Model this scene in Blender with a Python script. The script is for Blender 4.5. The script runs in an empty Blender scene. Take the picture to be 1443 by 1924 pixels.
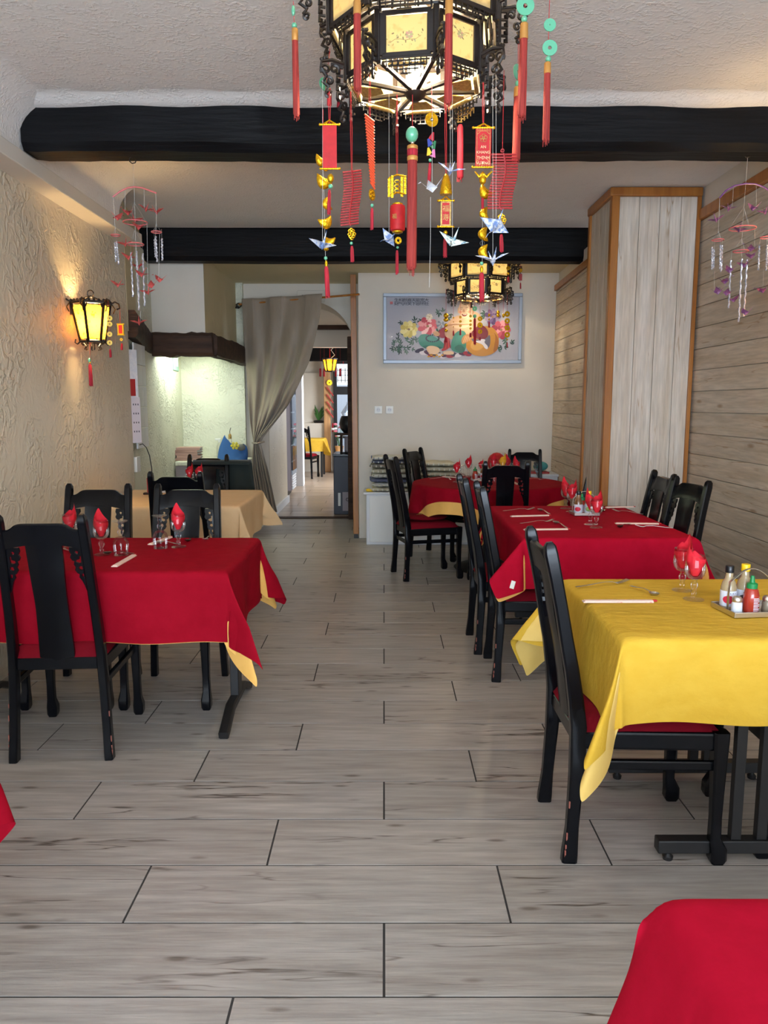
import bpy, bmesh, math, random
from mathutils import Vector, Matrix
PI = math.pi
random.seed(7)
S = bpy.context.scene
COL = S.collection

# ---------------- camera ----------------
FPX = 1445.0
PITCH = math.atan((962 - 760) / FPX)
HCAM = 1.5
cd = bpy.data.cameras.new('camera'); cam = bpy.data.objects.new('camera', cd); COL.objects.link(cam)
cd.sensor_fit = 'VERTICAL'; cd.sensor_height = 24.0; cd.lens = FPX / 1924 * 24.0
cd.clip_start = 0.05; cd.clip_end = 200
cam.location = (0, 0, HCAM); cam.rotation_euler = (PI / 2 - PITCH, 0, 0)
S.camera = cam

# ---------------- world, exposure ----------------
S.view_settings.view_transform = 'Standard'; S.view_settings.look = 'None'
S.view_settings.gamma = 1.0; S.view_settings.use_curve_mapping = False
S.view_settings.exposure = 0.30
w = bpy.data.worlds.new('world'); S.world = w; w.use_nodes = True
nt = w.node_tree
sky = nt.nodes.new('ShaderNodeTexSky'); sky.sky_type = 'HOSEK_WILKIE'; sky.turbidity = 4.0; sky.sun_direction = (0.3, 0.5, 0.8)
hsv = nt.nodes.new('ShaderNodeHueSaturation'); hsv.inputs['Saturation'].default_value = 0.45
nt.links.new(sky.outputs[0], hsv.inputs['Color']); nt.links.new(hsv.outputs[0], nt.nodes['Background'].inputs[0])
nt.nodes['Background'].inputs[1].default_value = 9.0

def area(name, loc, rot, sx, sy, power, col):
    l = bpy.data.lights.new(name, 'AREA'); l.shape = 'RECTANGLE'; l.size = sx; l.size_y = sy
    l.energy = power; l.color = col
    o = bpy.data.objects.new(name, l); COL.objects.link(o); o.location = loc; o.rotation_euler = rot
    return o
# daylight entering by the shop window behind the camera
area('window_daylight', (0.2, -3.40, 1.50), (math.radians(101), 0, 0), 4.2, 2.1, 370, (0.70, 0.84, 1.0))
# fluorescent tube strip hidden in the fireplace hood
area('hood_tube_light', (-2.0, 8.45, 2.10), (0, 0, 0), 0.5, 1.1, 19, (0.90, 1.0, 0.84))
# fill light added inside the room behind the arch, standing in for daylight
area('far_room_fill', (0.35, 14.6, 2.2), (0, math.radians(60), 0), 2.5, 1.6, 200, (0.9, 0.95, 1.0))
# point light, used for the bulbs of the lanterns and wall lamps
def point(name, loc, power, col, r=0.03):
    l = bpy.data.lights.new(name, 'POINT'); l.energy = power; l.color = col; l.shadow_soft_size = r
    o = bpy.data.objects.new(name, l); COL.objects.link(o); o.location = loc
    return o

# ---------------- pixel rays (to measure real positions) ----------------
_c, _s = math.cos(PITCH), math.sin(PITCH)
def _ray(x, y):
    u = (x - 721.5) / FPX; v = (y - 962) / FPX
    return (u, _c - v * _s, -_s - v * _c)
def PZ(x, y, z=0.0):
    r = _ray(x, y); t = (z - HCAM) / r[2]; return Vector((r[0] * t, r[1] * t, z))
def PY(x, y, Y):
    r = _ray(x, y); t = Y / r[1]; return Vector((r[0] * t, Y, HCAM + r[2] * t))

# ---------------- colour / material helpers ----------------
def srgb(r, g, b):
    f = lambda c: (c / 255) / 12.92 if c / 255 <= 0.04045 else (((c / 255) + 0.055) / 1.055) ** 2.4
    return (f(r), f(g), f(b), 1.0)
MATS = {}
def mat(name, col, rough=0.5, metal=0.0, spec=0.5, col2=None, nscale=(4, 4, 4), ncontrast=(0.35, 0.65), bump=0.0, bscale=(60, 60, 60),
        coat=0.0, emit=None, es=0.0, sheen=0.0, rnd=0.0, detail=5, alpha=1.0, sss=0, trans=0):
    m = bpy.data.materials.new(name); m.use_nodes = True; n = m.node_tree; L = n.links
    b = n.nodes['Principled BSDF']; c = srgb(*col)
    b.inputs['Base Color'].default_value = c; b.inputs['Roughness'].default_value = rough
    b.inputs['Metallic'].default_value = metal; b.inputs['Specular IOR Level'].default_value = spec
    b.inputs['Coat Weight'].default_value = coat; b.inputs['Coat Roughness'].default_value = 0.08
    b.inputs['Sheen Weight'].default_value = sheen
    if trans: b.inputs['Transmission Weight'].default_value = trans
    if emit: b.inputs['Emission Color'].default_value = srgb(*emit); b.inputs['Emission Strength'].default_value = es
    if col2 is not None or bump:
        tc = n.nodes.new('ShaderNodeTexCoord'); oi = n.nodes.new('ShaderNodeObjectInfo')
        mu = n.nodes.new('ShaderNodeMath'); mu.operation = 'MULTIPLY'; mu.inputs[1].default_value = 57.0
        L.new(oi.outputs['Random'], mu.inputs[0])
    if col2 is not None:
        mp = n.nodes.new('ShaderNodeMapping'); mp.inputs['Scale'].default_value = nscale
        L.new(tc.outputs['Object'], mp.inputs['Vector'])
        no = n.nodes.new('ShaderNodeTexNoise'); no.noise_dimensions = '4D'; no.inputs['Scale'].default_value = 1.0
        no.inputs['Detail'].default_value = detail; no.inputs['Roughness'].default_value = 0.6
        L.new(mp.outputs[0], no.inputs['Vector']); L.new(mu.outputs[0], no.inputs['W'])
        cr = n.nodes.new('ShaderNodeValToRGB'); cr.color_ramp.elements[0].position = ncontrast[0]; cr.color_ramp.elements[1].position = ncontrast[1]
        cr.color_ramp.elements[0].color = srgb(*col2); cr.color_ramp.elements[1].color = c
        L.new(no.outputs['Fac'], cr.inputs[0]); out = cr.outputs[0]
        if rnd:
            hs = n.nodes.new('ShaderNodeHueSaturation'); mr = n.nodes.new('ShaderNodeMapRange')
            mr.inputs['To Min'].default_value = 1 - rnd; mr.inputs['To Max'].default_value = 1 + rnd
            L.new(oi.outputs['Random'], mr.inputs['Value']); L.new(mr.outputs[0], hs.inputs['Value']); L.new(out, hs.inputs['Color']); out = hs.outputs[0]
        L.new(out, b.inputs['Base Color'])
    if bump:
        mp2 = n.nodes.new('ShaderNodeMapping'); mp2.inputs['Scale'].default_value = bscale
        L.new(tc.outputs['Object'], mp2.inputs['Vector'])
        n2 = n.nodes.new('ShaderNodeTexNoise'); n2.inputs['Scale'].default_value = 1.0; n2.inputs['Detail'].default_value = 4
        L.new(mp2.outputs[0], n2.inputs['Vector'])
        bp = n.nodes.new('ShaderNodeBump'); bp.inputs['Strength'].default_value = bump; bp.inputs['Distance'].default_value = 0.01
        L.new(n2.outputs['Fac'], bp.inputs['Height']); L.new(bp.outputs[0], b.inputs['Normal'])
    MATS[name] = m
    return m
def thin_glass(name, tint=(1, 1, 1, 1), refl=1.0, rough=0.02):
    m = bpy.data.materials.new(name); m.use_nodes = True; n = m.node_tree; L = n.links
    n.nodes.remove(n.nodes['Principled BSDF'])
    t = n.nodes.new('ShaderNodeBsdfTransparent'); t.inputs[0].default_value = tint
    g = n.nodes.new('ShaderNodeBsdfGlossy'); g.inputs['Roughness'].default_value = rough
    f = n.nodes.new('ShaderNodeLayerWeight'); f.inputs[0].default_value = 0.35
    mu = n.nodes.new('ShaderNodeMath'); mu.operation = 'MULTIPLY'; mu.inputs[1].default_value = refl
    L.new(f.outputs['Fresnel'], mu.inputs[0])
    mx = n.nodes.new('ShaderNodeMixShader'); L.new(mu.outputs[0], mx.inputs[0]); L.new(t.outputs[0], mx.inputs[1]); L.new(g.outputs[0], mx.inputs[2])
    L.new(mx.outputs[0], n.nodes['Material Output'].inputs[0])
    return m
def plaster(name, col, col2, bump, scale, dist=0.02, warp=True, rough=0.75):
    m = mat(name, col, rough=rough, spec=0.3, col2=col2, nscale=(1.3, 1.3, 1.3), ncontrast=(0.3, 0.7))
    n = m.node_tree; L = n.links; b = n.nodes['Principled BSDF']
    tc = n.nodes.new('ShaderNodeTexCoord')
    mp = n.nodes.new('ShaderNodeMapping'); mp.inputs['Scale'].default_value = (scale,) * 3
    L.new(tc.outputs['Object'], mp.inputs[0])
    no = n.nodes.new('ShaderNodeTexNoise'); no.inputs['Scale'].default_value = 1; no.inputs['Detail'].default_value = 3; no.inputs['Distortion'].default_value = 2.2 if warp else 0.2
    L.new(mp.outputs[0], no.inputs[0])
    mr = n.nodes.new('ShaderNodeValToRGB'); mr.color_ramp.elements[0].position = 0.45; mr.color_ramp.elements[1].position = 0.62
    L.new(no.outputs['Fac'], mr.inputs[0])
    bp = n.nodes.new('ShaderNodeBump'); bp.inputs['Strength'].default_value = bump; bp.inputs['Distance'].default_value = dist
    ms = n.nodes.new('ShaderNodeTexNoise'); ms.inputs['Scale'].default_value = scale * 0.22; L.new(tc.outputs['Object'], ms.inputs[0])
    mr2 = n.nodes.new('ShaderNodeValToRGB'); mr2.color_ramp.elements[0].position = 0.42; mr2.color_ramp.elements[1].position = 0.62; mr2.color_ramp.elements[0].color = (.12, .12, .12, 1)
    L.new(ms.outputs['Fac'], mr2.inputs[0]); mm = n.nodes.new('ShaderNodeMath'); mm.operation = 'MULTIPLY'; L.new(mr.outputs[0], mm.inputs[0]); L.new(mr2.outputs[0], mm.inputs[1])
    L.new(mm.outputs[0], bp.inputs['Height']); L.new(bp.outputs[0], b.inputs['Normal'])
    return m
def wood(name, col, col2, axis, col3=None, rough=0.5, rnd=0.08, knots=True, bump=0.15, f=1.0, contrast=(0.35, 0.62), cracks=False):
    """long-grained wood; axis = grain direction 0,1,2"""
    sc = [16.0 * f] * 3; sc[axis] = 1.1 * f
    m = mat(name, col, rough=rough, col2=col2, nscale=tuple(sc), ncontrast=contrast, bump=bump, bscale=tuple(q * 5 for q in sc), rnd=rnd, detail=7, spec=0.4)
    if knots:
        n = m.node_tree; L = n.links; b = n.nodes['Principled BSDF']
        src = b.inputs['Base Color'].links[0].from_socket
        tc = n.nodes.new('ShaderNodeTexCoord'); mp = n.nodes.new('ShaderNodeMapping')
        s2 = [7.0 * f] * 3; s2[axis] = 2.0 * f; mp.inputs['Scale'].default_value = s2
        oi = n.nodes.new('ShaderNodeObjectInfo'); va = n.nodes.new('ShaderNodeVectorMath'); va.operation = 'SCALE'; va.inputs[0].default_value = (31, 17, 23)
        L.new(oi.outputs['Random'], va.inputs['Scale']); L.new(va.outputs[0], mp.inputs['Location'])
        L.new(tc.outputs['Object'], mp.inputs[0])
        vo = n.nodes.new('ShaderNodeTexVoronoi'); vo.inputs['Scale'].default_value = 1.0; L.new(mp.outputs[0], vo.inputs['Vector'])
        cr = n.nodes.new('ShaderNodeValToRGB'); e = cr.color_ramp.elements; e[0].position = 0.05; e[1].position = 0.13
        e[0].color = (0.75, 0.75, 0.75, 1); e[1].color = (0, 0, 0, 1)
        L.new(vo.outputs['Distance'], cr.inputs[0])
        mx = n.nodes.new('ShaderNodeMix'); mx.data_type = 'RGBA'
        L.new(cr.outputs[0], mx.inputs['Factor']); L.new(src, mx.inputs[6]); mx.inputs[7].default_value = srgb(*(col3 or col2))
        L.new(mx.outputs[2], b.inputs['Base Color'])
    if cracks:
        n = m.node_tree; L = n.links; b = n.nodes['Principled BSDF']
        src = b.inputs['Base Color'].links[0].from_socket
        tc = n.nodes.new('ShaderNodeTexCoord'); oi = n.nodes.new('ShaderNodeObjectInfo')
        def thr(sc_, lo, mid, hi, seed, inv=False):
            mp = n.nodes.new('ShaderNodeMapping'); mp.inputs['Scale'].default_value = sc_; L.new(tc.outputs['Object'], mp.inputs[0])
            mu = n.nodes.new('ShaderNodeMath'); mu.operation = 'MULTIPLY'; mu.inputs[1].default_value = seed; L.new(oi.outputs['Random'], mu.inputs[0])
            no = n.nodes.new('ShaderNodeTexNoise'); no.noise_dimensions = '4D'; no.inputs['Scale'].default_value = 1; no.inputs['Detail'].default_value = 4
            L.new(mp.outputs[0], no.inputs['Vector']); L.new(mu.outputs[0], no.inputs['W'])
            cr = n.nodes.new('ShaderNodeValToRGB'); e = cr.color_ramp.elements; e[0].position = lo; e[0].color = (0, 0, 0, 1); e[1].position = hi; e[1].color = (0, 0, 0, 1) if mid else (1, 1, 1, 1)
            if mid: q = e.new(mid); q.color = (1, 1, 1, 1)
            L.new(no.outputs['Fac'], cr.inputs[0]); return cr.outputs[0]
        def ax_(l_, t_):
            q_ = [t_] * 3; q_[axis] = l_; return q_
        a = thr(ax_(0.8, 11), 0.488, 0.5, 0.512, 91.0); c = thr(ax_(1.6, 6), 0.48, None, 0.60, 33.0)
        mm = n.nodes.new('ShaderNodeMath'); mm.operation = 'MULTIPLY'; L.new(a, mm.inputs[0]); L.new(c, mm.inputs[1])
        mx = n.nodes.new('ShaderNodeMix'); mx.data_type = 'RGBA'; L.new(mm.outputs[0], mx.inputs['Factor']); L.new(src, mx.inputs[6]); mx.inputs[7].default_value = srgb(*(cracks if isinstance(cracks, tuple) else (84, 72, 64)))
        fl = thr(ax_(5, 60), 0.35, None, 0.65, 12.0)
        m3 = n.nodes.new('ShaderNodeMix'); m3.data_type = 'RGBA'; m3.blend_type = 'MULTIPLY'; m3.inputs['Factor'].default_value = 0.22
        L.new(mx.outputs[2], m3.inputs[6]); L.new(fl, m3.inputs[7]); L.new(m3.outputs[2], b.inputs['Base Color'])
    return m

M = {}
M['plank'] = wood('floor_plank_glaze', (180, 173, 166), (160, 151, 143), 0, col3=(98, 86, 76), rough=0.33, rnd=0.06, bump=0.08, contrast=(0.34, 0.60), f=1.5, cracks=True)
M['grout'] = mat('grout', (58, 55, 53), rough=0.9)
M['board_x'] = wood('limed_board_horizontal', (214, 201, 184), (196, 178, 154), 1, col3=(160, 128, 96), rough=0.62, rnd=0.05, bump=0.12, cracks=(170, 142, 112))
M['board_z'] = wood('limed_board_vertical', (216, 206, 194), (200, 184, 164), 2, col3=(164, 136, 104), rough=0.62, rnd=0.04, bump=0.12, cracks=(176, 150, 122))
M['trim'] = wood('varnished_pine_trim', (172, 112, 50), (146, 88, 34), 2, rough=0.35, rnd=0.03, knots=False, bump=0.05)
M['pine'] = wood('pale_pine', (206, 160, 110), (180, 130, 84), 2, rough=0.5, rnd=0.03, bump=0.05)
M['beam'] = mat('black_painted_beam', (15, 15, 18), rough=0.55, col2=(8, 8, 10), nscale=(1.2, 12, 12), bump=0.5, bscale=(3, 30, 30), spec=0.15)
M['beam_under'] = M['beam']
M['mantel'] = wood('old_brown_oak', (74, 50, 36), (40, 25, 18), 0, rough=0.7, rnd=0.02, knots=False, bump=0.6)
M['plaster'] = plaster('stucco_wall_plaster', (218, 206, 184), (210, 197, 174), 0.6, 11, 0.012, rough=0.42)
M['plaster_ceiling'] = plaster('ceiling_plaster', (236, 233, 230), (230, 226, 223), 0.35, 60, 0.008, False)
M['plaster_smooth'] = plaster('smooth_white_wall', (220, 213, 202), (212, 204, 192), 0.12, 5, 0.01, False)
M['plaster_recess'] = plaster('recess_plaster', (226, 226, 208), (214, 214, 196), 0.6, 16)
M['plaster_beige'] = plaster('hood_side_plaster', (218, 206, 172), (210, 198, 162), 0.2, 8, 0.01, False)
M['lacquer'] = mat('black_lacquer', (7, 8, 12), rough=0.24, spec=0.22, col2=(10, 11, 16), nscale=(9, 9, 9), coat=0.06)
M['lacquer_wear'] = mat('worn_lacquer_edge', (150, 84, 70), rough=0.6)
M['red_seat'] = mat('red_velvet', (120, 10, 28), rough=0.85, spec=0.15, col2=(120, 8, 26), nscale=(30, 30, 30), bump=0.1, bscale=(90, 90, 90))
M['red_cloth'] = mat('red_tablecloth', (150, 14, 34), rough=0.78, sheen=0.0, col2=(142, 11, 30), nscale=(14, 14, 14), bump=0.28, bscale=(16, 16, 16), spec=0.04)
M['red_cloth_bright'] = mat('scarlet_tablecloth', (172, 16, 44), rough=0.85, sheen=0.0, col2=(162, 13, 39), nscale=(14, 14, 14), bump=0.25, bscale=(16, 16, 16), spec=0.04)
M['yellow_cloth'] = mat('yellow_tablecloth', (220, 178, 66), rough=0.75, sheen=0.0, col2=(213, 169, 57), nscale=(12, 30, 20), bump=0.45, bscale=(16, 34, 22), spec=0.06)
M['orange_cloth'] = mat('apricot_undercloth', (240, 186, 98), rough=0.8, col2=(234, 178, 90), nscale=(10, 10, 10), bump=0.1, bscale=(25, 25, 25))
M['pale_yellow'] = mat('pale_yellow_undercloth', (240, 204, 116), rough=0.8, col2=(236, 198, 108), nscale=(10, 10, 10), bump=0.1, bscale=(25, 25, 25))
M['cream_cloth'] = mat('cream_tablecloth', (236, 202, 156), rough=0.8, col2=(232, 196, 148), nscale=(10, 10, 10), bump=0.1, bscale=(25, 25, 25))
M['napkin'] = mat('red_paper_napkin', (222, 30, 50), rough=0.85, col2=(208, 22, 42), nscale=(30, 30, 30))
M['napkin_yellow'] = mat('yellow_paper_napkin', (236, 176, 40), rough=0.85)
M['glass'] = thin_glass('wine_glass', (1, 1, 1, 1), 0.55, 0.04)
M['stem'] = thin_glass('solid_glass', (1, 1, 1, 1), 0.42, 0.10)
M['pane'] = thin_glass('window_pane', (0.97, 0.99, 1, 1), 0.8)
M['steel'] = mat('stainless_steel', (214, 210, 204), rough=0.34, metal=1.0)
M['alu'] = mat('brushed_aluminium', (150, 158, 170), rough=0.45, metal=0.6, bump=0.1, bscale=(4, 60, 200))
M['iron'] = mat('black_iron', (18, 18, 20), rough=0.5, col2=(26, 24, 24), nscale=(20, 20, 20))
M['gold'] = mat('gold_plastic', (226, 176, 30), rough=0.25, metal=0.85, bump=0.3, bscale=(150, 150, 150))
M['gold_matt'] = mat('gilt_wood', (206, 172, 96), rough=0.5, metal=0.2, col2=(150, 112, 50), nscale=(90, 90, 90))
M['red_orn'] = mat('red_ornament', (196, 18, 26), rough=0.6, col2=(176, 14, 22), nscale=(40, 40, 40))
M['dark_red'] = mat('brick_red_plastic', (160, 36, 38), rough=0.5)
M['orange_orn'] = mat('orange_red_plastic', (214, 78, 40), rough=0.45)
M['tassel'] = mat('brick_tassel_thread', (170, 56, 46), rough=0.8, col2=(126, 32, 30), nscale=(300, 300, 6), ncontrast=(0.4, 0.6))
M['tassel_red'] = mat('crimson_tassel_thread', (186, 32, 52), rough=0.8, col2=(140, 18, 34), nscale=(300, 300, 6), ncontrast=(0.4, 0.6))
M['tassel_cap'] = mat('gilt_thread_cap', (196, 140, 70), rough=0.5, metal=0.3)
M['cord'] = mat('red_cord', (176, 30, 34), rough=0.8)
M['thread'] = mat('nylon_thread', (190, 186, 180), rough=0.4)
M['jade'] = mat('jade_green', (96, 178, 142), rough=0.25, spec=0.6, coat=0.4)
M['black_fret'] = mat('black_carved_wood', (20, 15, 14), rough=0.4, col2=(34, 24, 18), nscale=(60, 60, 60), spec=0.5)
M['paper_blue'] = mat('blue_printed_paper', (110, 138, 190), rough=0.6, col2=(214, 218, 226), nscale=(60, 60, 60), ncontrast=(0.45, 0.55))
M['paper_white'] = mat('white_paper', (222, 222, 224), rough=0.6, col2=(200, 204, 214), nscale=(40, 40, 40))
M['paper_multi'] = mat('colour_printed_paper', (214, 222, 214), rough=0.6, col2=(60, 120, 150), nscale=(70, 70, 70), ncontrast=(0.42, 0.5))
M['paper_pink'] = mat('salmon_paper', (206, 92, 84), rough=0.6, col2=(170, 56, 60), nscale=(60, 60, 60))
M['paper_purple'] = mat('purple_foil_paper', (96, 52, 110), rough=0.45, col2=(150, 96, 130), nscale=(60, 60, 60))
M['pink'] = mat('pink_plastic', (210, 110, 110), rough=0.4)
M['purple'] = mat('violet_plastic', (110, 62, 124), rough=0.4)
M['chime'] = mat('twisted_clear_rod', (214, 212, 218), rough=0.18, metal=0.3, col2=(150, 148, 156), nscale=(200, 200, 90), ncontrast=(0.45, 0.55))
M['white'] = mat('white_paint', (220, 222, 226), rough=0.45, spec=0.4)
M['white_plastic'] = mat('white_plastic', (230, 230, 226), rough=0.4)
M['curtain'] = mat('taupe_curtain', (152, 138, 122), rough=0.6, sheen=0.2, col2=(144, 130, 114), nscale=(20, 20, 4), bump=0.04, bscale=(60, 60, 300), spec=0.4)
M['green'] = mat('green_cap', (16, 130, 70), rough=0.4)
M['yellow_cap'] = mat('yellow_cap', (238, 196, 20), rough=0.35)
M['black_cap'] = mat('black_cap', (14, 16, 24), rough=0.3)
M['sauce_brown'] = mat('brown_sauce', (140, 100, 60), rough=0.15, col2=(96, 60, 34), nscale=(20, 20, 12), coat=0.6)
M['sauce_red'] = mat('chilli_sauce', (168, 50, 34), rough=0.2, coat=0.5)
M['sauce_clear'] = mat('pale_bottle_glass', (170, 150, 116), rough=0.1, coat=0.8)
M['label_white'] = mat('bottle_label', (208, 212, 226), rough=0.5)
M['label_red'] = mat('label_red', (200, 30, 60), rough=0.5)
M['label_ink'] = mat('label_ink', (50, 48, 60), rough=0.6)
M['label_green'] = mat('label_green', (120, 190, 90), rough=0.5)
M['salt'] = mat('salt_in_glass', (214, 220, 230), rough=0.5, coat=0.5)
M['pepper'] = mat('pepper_in_glass', (120, 110, 92), rough=0.4, coat=0.5)
M['chop'] = mat('chopstick_sleeve', (236, 206, 190), rough=0.7, col2=(216, 90, 80), nscale=(30, 160, 60), ncontrast=(0.3, 0.42))
M['dark_spoon'] = mat('dark_steel', (120, 110, 104), rough=0.25, metal=1.0)
M['picture_ground'] = mat('grey_print_ground', (178, 178, 190), rough=0.6, col2=(170, 170, 182), nscale=(200, 200, 200))
M['screen_dark'] = mat('charcoal_metal', (44, 46, 60), rough=0.45)
M['grey_metal'] = mat('grey_enamel', (150, 140, 146), rough=0.5)
M['leaf'] = mat('plant_leaf', (50, 100, 40), rough=0.5)
M['amber'] = mat('amber_glass', (255, 170, 40), rough=0.4, emit=(255, 150, 20), es=2.2, col2=(230, 110, 10), nscale=(30, 30, 30))
def flatc(r, g, b):
    k = 'c%d_%d_%d' % (r, g, b)
    if k not in MATS: mat(k, (r, g, b), rough=0.65)
    return MATS[k]
def lamp_glass(name, col, col2, es, ecol, ns=26):
    # painted translucent glass: lets the bulb's light through, glows a little as the glass lights up
    m = bpy.data.materials.new(name); m.use_nodes = True; n = m.node_tree; L = n.links
    n.nodes.remove(n.nodes['Principled BSDF'])
    d = n.nodes.new('ShaderNodeBsdfDiffuse'); t = n.nodes.new('ShaderNodeBsdfTranslucent')
    tc = n.nodes.new('ShaderNodeTexCoord'); no = n.nodes.new('ShaderNodeTexNoise'); no.inputs['Scale'].default_value = ns
    L.new(tc.outputs['Object'], no.inputs[0])
    cr = n.nodes.new('ShaderNodeValToRGB'); cr.color_ramp.elements[0].color = srgb(*col2); cr.color_ramp.elements[1].color = srgb(*col)
    cr.color_ramp.elements[0].position = 0.3; cr.color_ramp.elements[1].position = 0.45
    L.new(no.outputs['Fac'], cr.inputs[0]); L.new(cr.outputs[0], d.inputs[0]); L.new(cr.outputs[0], t.inputs[0])
    mx = n.nodes.new('ShaderNodeMixShader'); mx.inputs[0].default_value = 0.72
    L.new(d.outputs[0], mx.inputs[1]); L.new(t.outputs[0], mx.inputs[2])
    e = n.nodes.new('ShaderNodeEmission'); e.inputs[0].default_value = srgb(*ecol); e.inputs[1].default_value = es
    ad = n.nodes.new('ShaderNodeAddShader'); L.new(mx.outputs[0], ad.inputs[0]); L.new(e.outputs[0], ad.inputs[1])
    L.new(ad.outputs[0], n.nodes['Material Output'].inputs[0])
    return m
M['lantern_glass'] = lamp_glass('painted_lantern_glass', (214, 202, 166), (190, 174, 132), 0.06, (255, 222, 150))
M['amber_glass'] = lamp_glass('amber_lantern_glass', (255, 186, 60), (150, 62, 8), 0.22, (255, 150, 24), 34)
M['bulb'] = mat('lit_bulb', (255, 240, 200), emit=(255, 226, 170), es=25)

# ---------------- mesh builder ----------------
class MB:
    def __init__(s): s.v = []; s.f = []; s.mi = []; s.cur = 0
    def add(s, vs, fs, T=None):
        o = len(s.v)
        for p in vs:
            p = Vector(p)
            if T is not None: p = T @ p
            s.v.append(p)
        for q in fs: s.f.append([o + i for i in q]); s.mi.append(s.cur)
        return s
    def box(s, c, d, T=None, r=None):
        x, y, z = d[0] / 2, d[1] / 2, d[2] / 2
        vs = [Vector((i * x, j * y, k * z)) for k in (-1, 1) for j in (-1, 1) for i in (-1, 1)]
        R = Matrix.Translation(Vector(c)) @ (r.to_4x4() if r is not None else Matrix())
        vs = [R @ q for q in vs]
        return s.add(vs, [(0, 2, 3, 1), (4, 5, 7, 6), (0, 1, 5, 4), (2, 6, 7, 3), (0, 4, 6, 2), (1, 3, 7, 5)], T)
    def b2(s, lo, hi, T=None):
        return s.box([(a + b) / 2 for a, b in zip(lo, hi)], [abs(b - a) for a, b in zip(lo, hi)], T)
    def tube(s, pts, r, n=8, caps=True, closed=False, T=None):
        pts = [Vector(p) for p in pts]; N = len(pts)
        rs = r if isinstance(r, (list, tuple)) else [r] * N
        vs = []; prev = None
        for i, p in enumerate(pts):
            if closed: t = pts[(i + 1) % N] - pts[i - 1]
            else: t = pts[min(i + 1, N - 1)] - pts[max(i - 1, 0)]
            if t.length < 1e-9: t = Vector((0, 0, 1))
            t.normalize()
            if prev is None: u = t.orthogonal().normalized()
            else:
                u = prev - t * prev.dot(t)
                u = u.normalized() if u.length > 1e-6 else t.orthogonal().normalized()
            prev = u; w_ = t.cross(u)
            for k in range(n):
                a = 2 * PI * k / n
                vs.append(p + (u * math.cos(a) + w_ * math.sin(a)) * rs[i])
        fs = []
        for i in range(N if closed else N - 1):
            a = i * n; b = ((i + 1) % N) * n
            for k in range(n): fs.append((a + k, a + (k + 1) % n, b + (k + 1) % n, b + k))
        if caps and not closed: fs.append(tuple(range(n))[::-1]); fs.append(tuple(range((N - 1) * n, N * n)))
        return s.add(vs, fs, T)
    def sweep(s, pts, w_, h, side=(1, 0, 0), T=None):
        """rectangular bar along pts; w_ along side, h across"""
        pts = [Vector(p) for p in pts]; N = len(pts); side = Vector(side)
        ws = w_ if isinstance(w_, (list, tuple)) else [w_] * N; hs = h if isinstance(h, (list, tuple)) else [h] * N
        vs = []
        for i, p in enumerate(pts):
            t = (pts[min(i + 1, N - 1)] - pts[max(i - 1, 0)]).normalized(); sd = (side - t * side.dot(t)).normalized(); nn = t.cross(sd)
            a, b = ws[i] / 2, hs[i] / 2; c = 0.72
            for (p1, q1) in ((-1, -c), (-1, c), (-c, 1), (c, 1), (1, c), (1, -c), (c, -1), (-c, -1)): vs.append(p + sd * a * p1 + nn * b * q1)
        fs = []
        for i in range(N - 1):
            for k in range(8): fs.append((i * 8 + k, i * 8 + (k + 1) % 8, i * 8 + 8 + (k + 1) % 8, i * 8 + 8 + k))
        fs.append(tuple(range(8))[::-1]); fs.append(tuple(range((N - 1) * 8, N * 8)))
        return s.add(vs, fs, T)
    def lathe(s, prof, n=20, c=(0, 0, 0), T=None, sx=1, sy=1):
        vs = []; c = Vector(c)
        for (r, z) in prof:
            for k in range(n):
                a = 2 * PI * k / n; vs.append(c + Vector((r * math.cos(a) * sx, r * math.sin(a) * sy, z)))
        fs = []
        for i in range(len(prof) - 1):
            for k in range(n): fs.append((i * n + k, i * n + (k + 1) % n, (i + 1) * n + (k + 1) % n, (i + 1) * n + k))
        if prof[0][0] > 1e-5: fs.append(tuple(range(n))[::-1])
        if prof[-1][0] > 1e-5: fs.append(tuple(range((len(prof) - 1) * n, len(prof) * n)))
        return s.add(vs, fs, T)
    def sphere(s, c, r, n=12, sx=1, sy=1, sz=1, T=None):
        prof = [(max(r * math.sin(PI * i / 8), 0), -r * math.cos(PI * i / 8) * sz) for i in range(9)]
        return s.lathe(prof, n, c, T, sx, sy)
    def prism(s, poly, T, th):
        """poly in local xy, extruded +-th/2 in local z"""
        n = len(poly)
        vs = [(x, y, -th / 2) for x, y in poly] + [(x, y, th / 2) for x, y in poly]
        fs = [tuple(range(n))[::-1], tuple(range(n, 2 * n))] + [(i, (i + 1) % n, n + (i + 1) % n, n + i) for i in range(n)]
        return s.add(vs, fs, T)
    def grid(s, nu, nv, fn, T=None):
        vs = [fn(i / nu, j / nv) for j in range(nv + 1) for i in range(nu + 1)]
        fs = [(j * (nu + 1) + i, j * (nu + 1) + i + 1, (j + 1) * (nu + 1) + i + 1, (j + 1) * (nu + 1) + i) for j in range(nv) for i in range(nu)]
        return s.add(vs, fs, T)
    def mesh(s, name, mats, smooth=True, ang=40):
        me = bpy.data.meshes.new(name); me.from_pydata([tuple(p) for p in s.v], [], s.f)
        if not isinstance(mats, (list, tuple)): mats = [mats]
        for m in mats: me.materials.append(m)
        for p, i in zip(me.polygons, s.mi): p.material_index = i
        if len(s.f) < 4000:
            bm = bmesh.new(); bm.from_mesh(me); bmesh.ops.recalc_face_normals(bm, faces=bm.faces); bm.to_mesh(me); bm.free()
        if smooth:
            for p in me.polygons: p.use_smooth = True
            me.set_sharp_from_angle(angle=math.radians(ang))
        me.update(); return me
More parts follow.
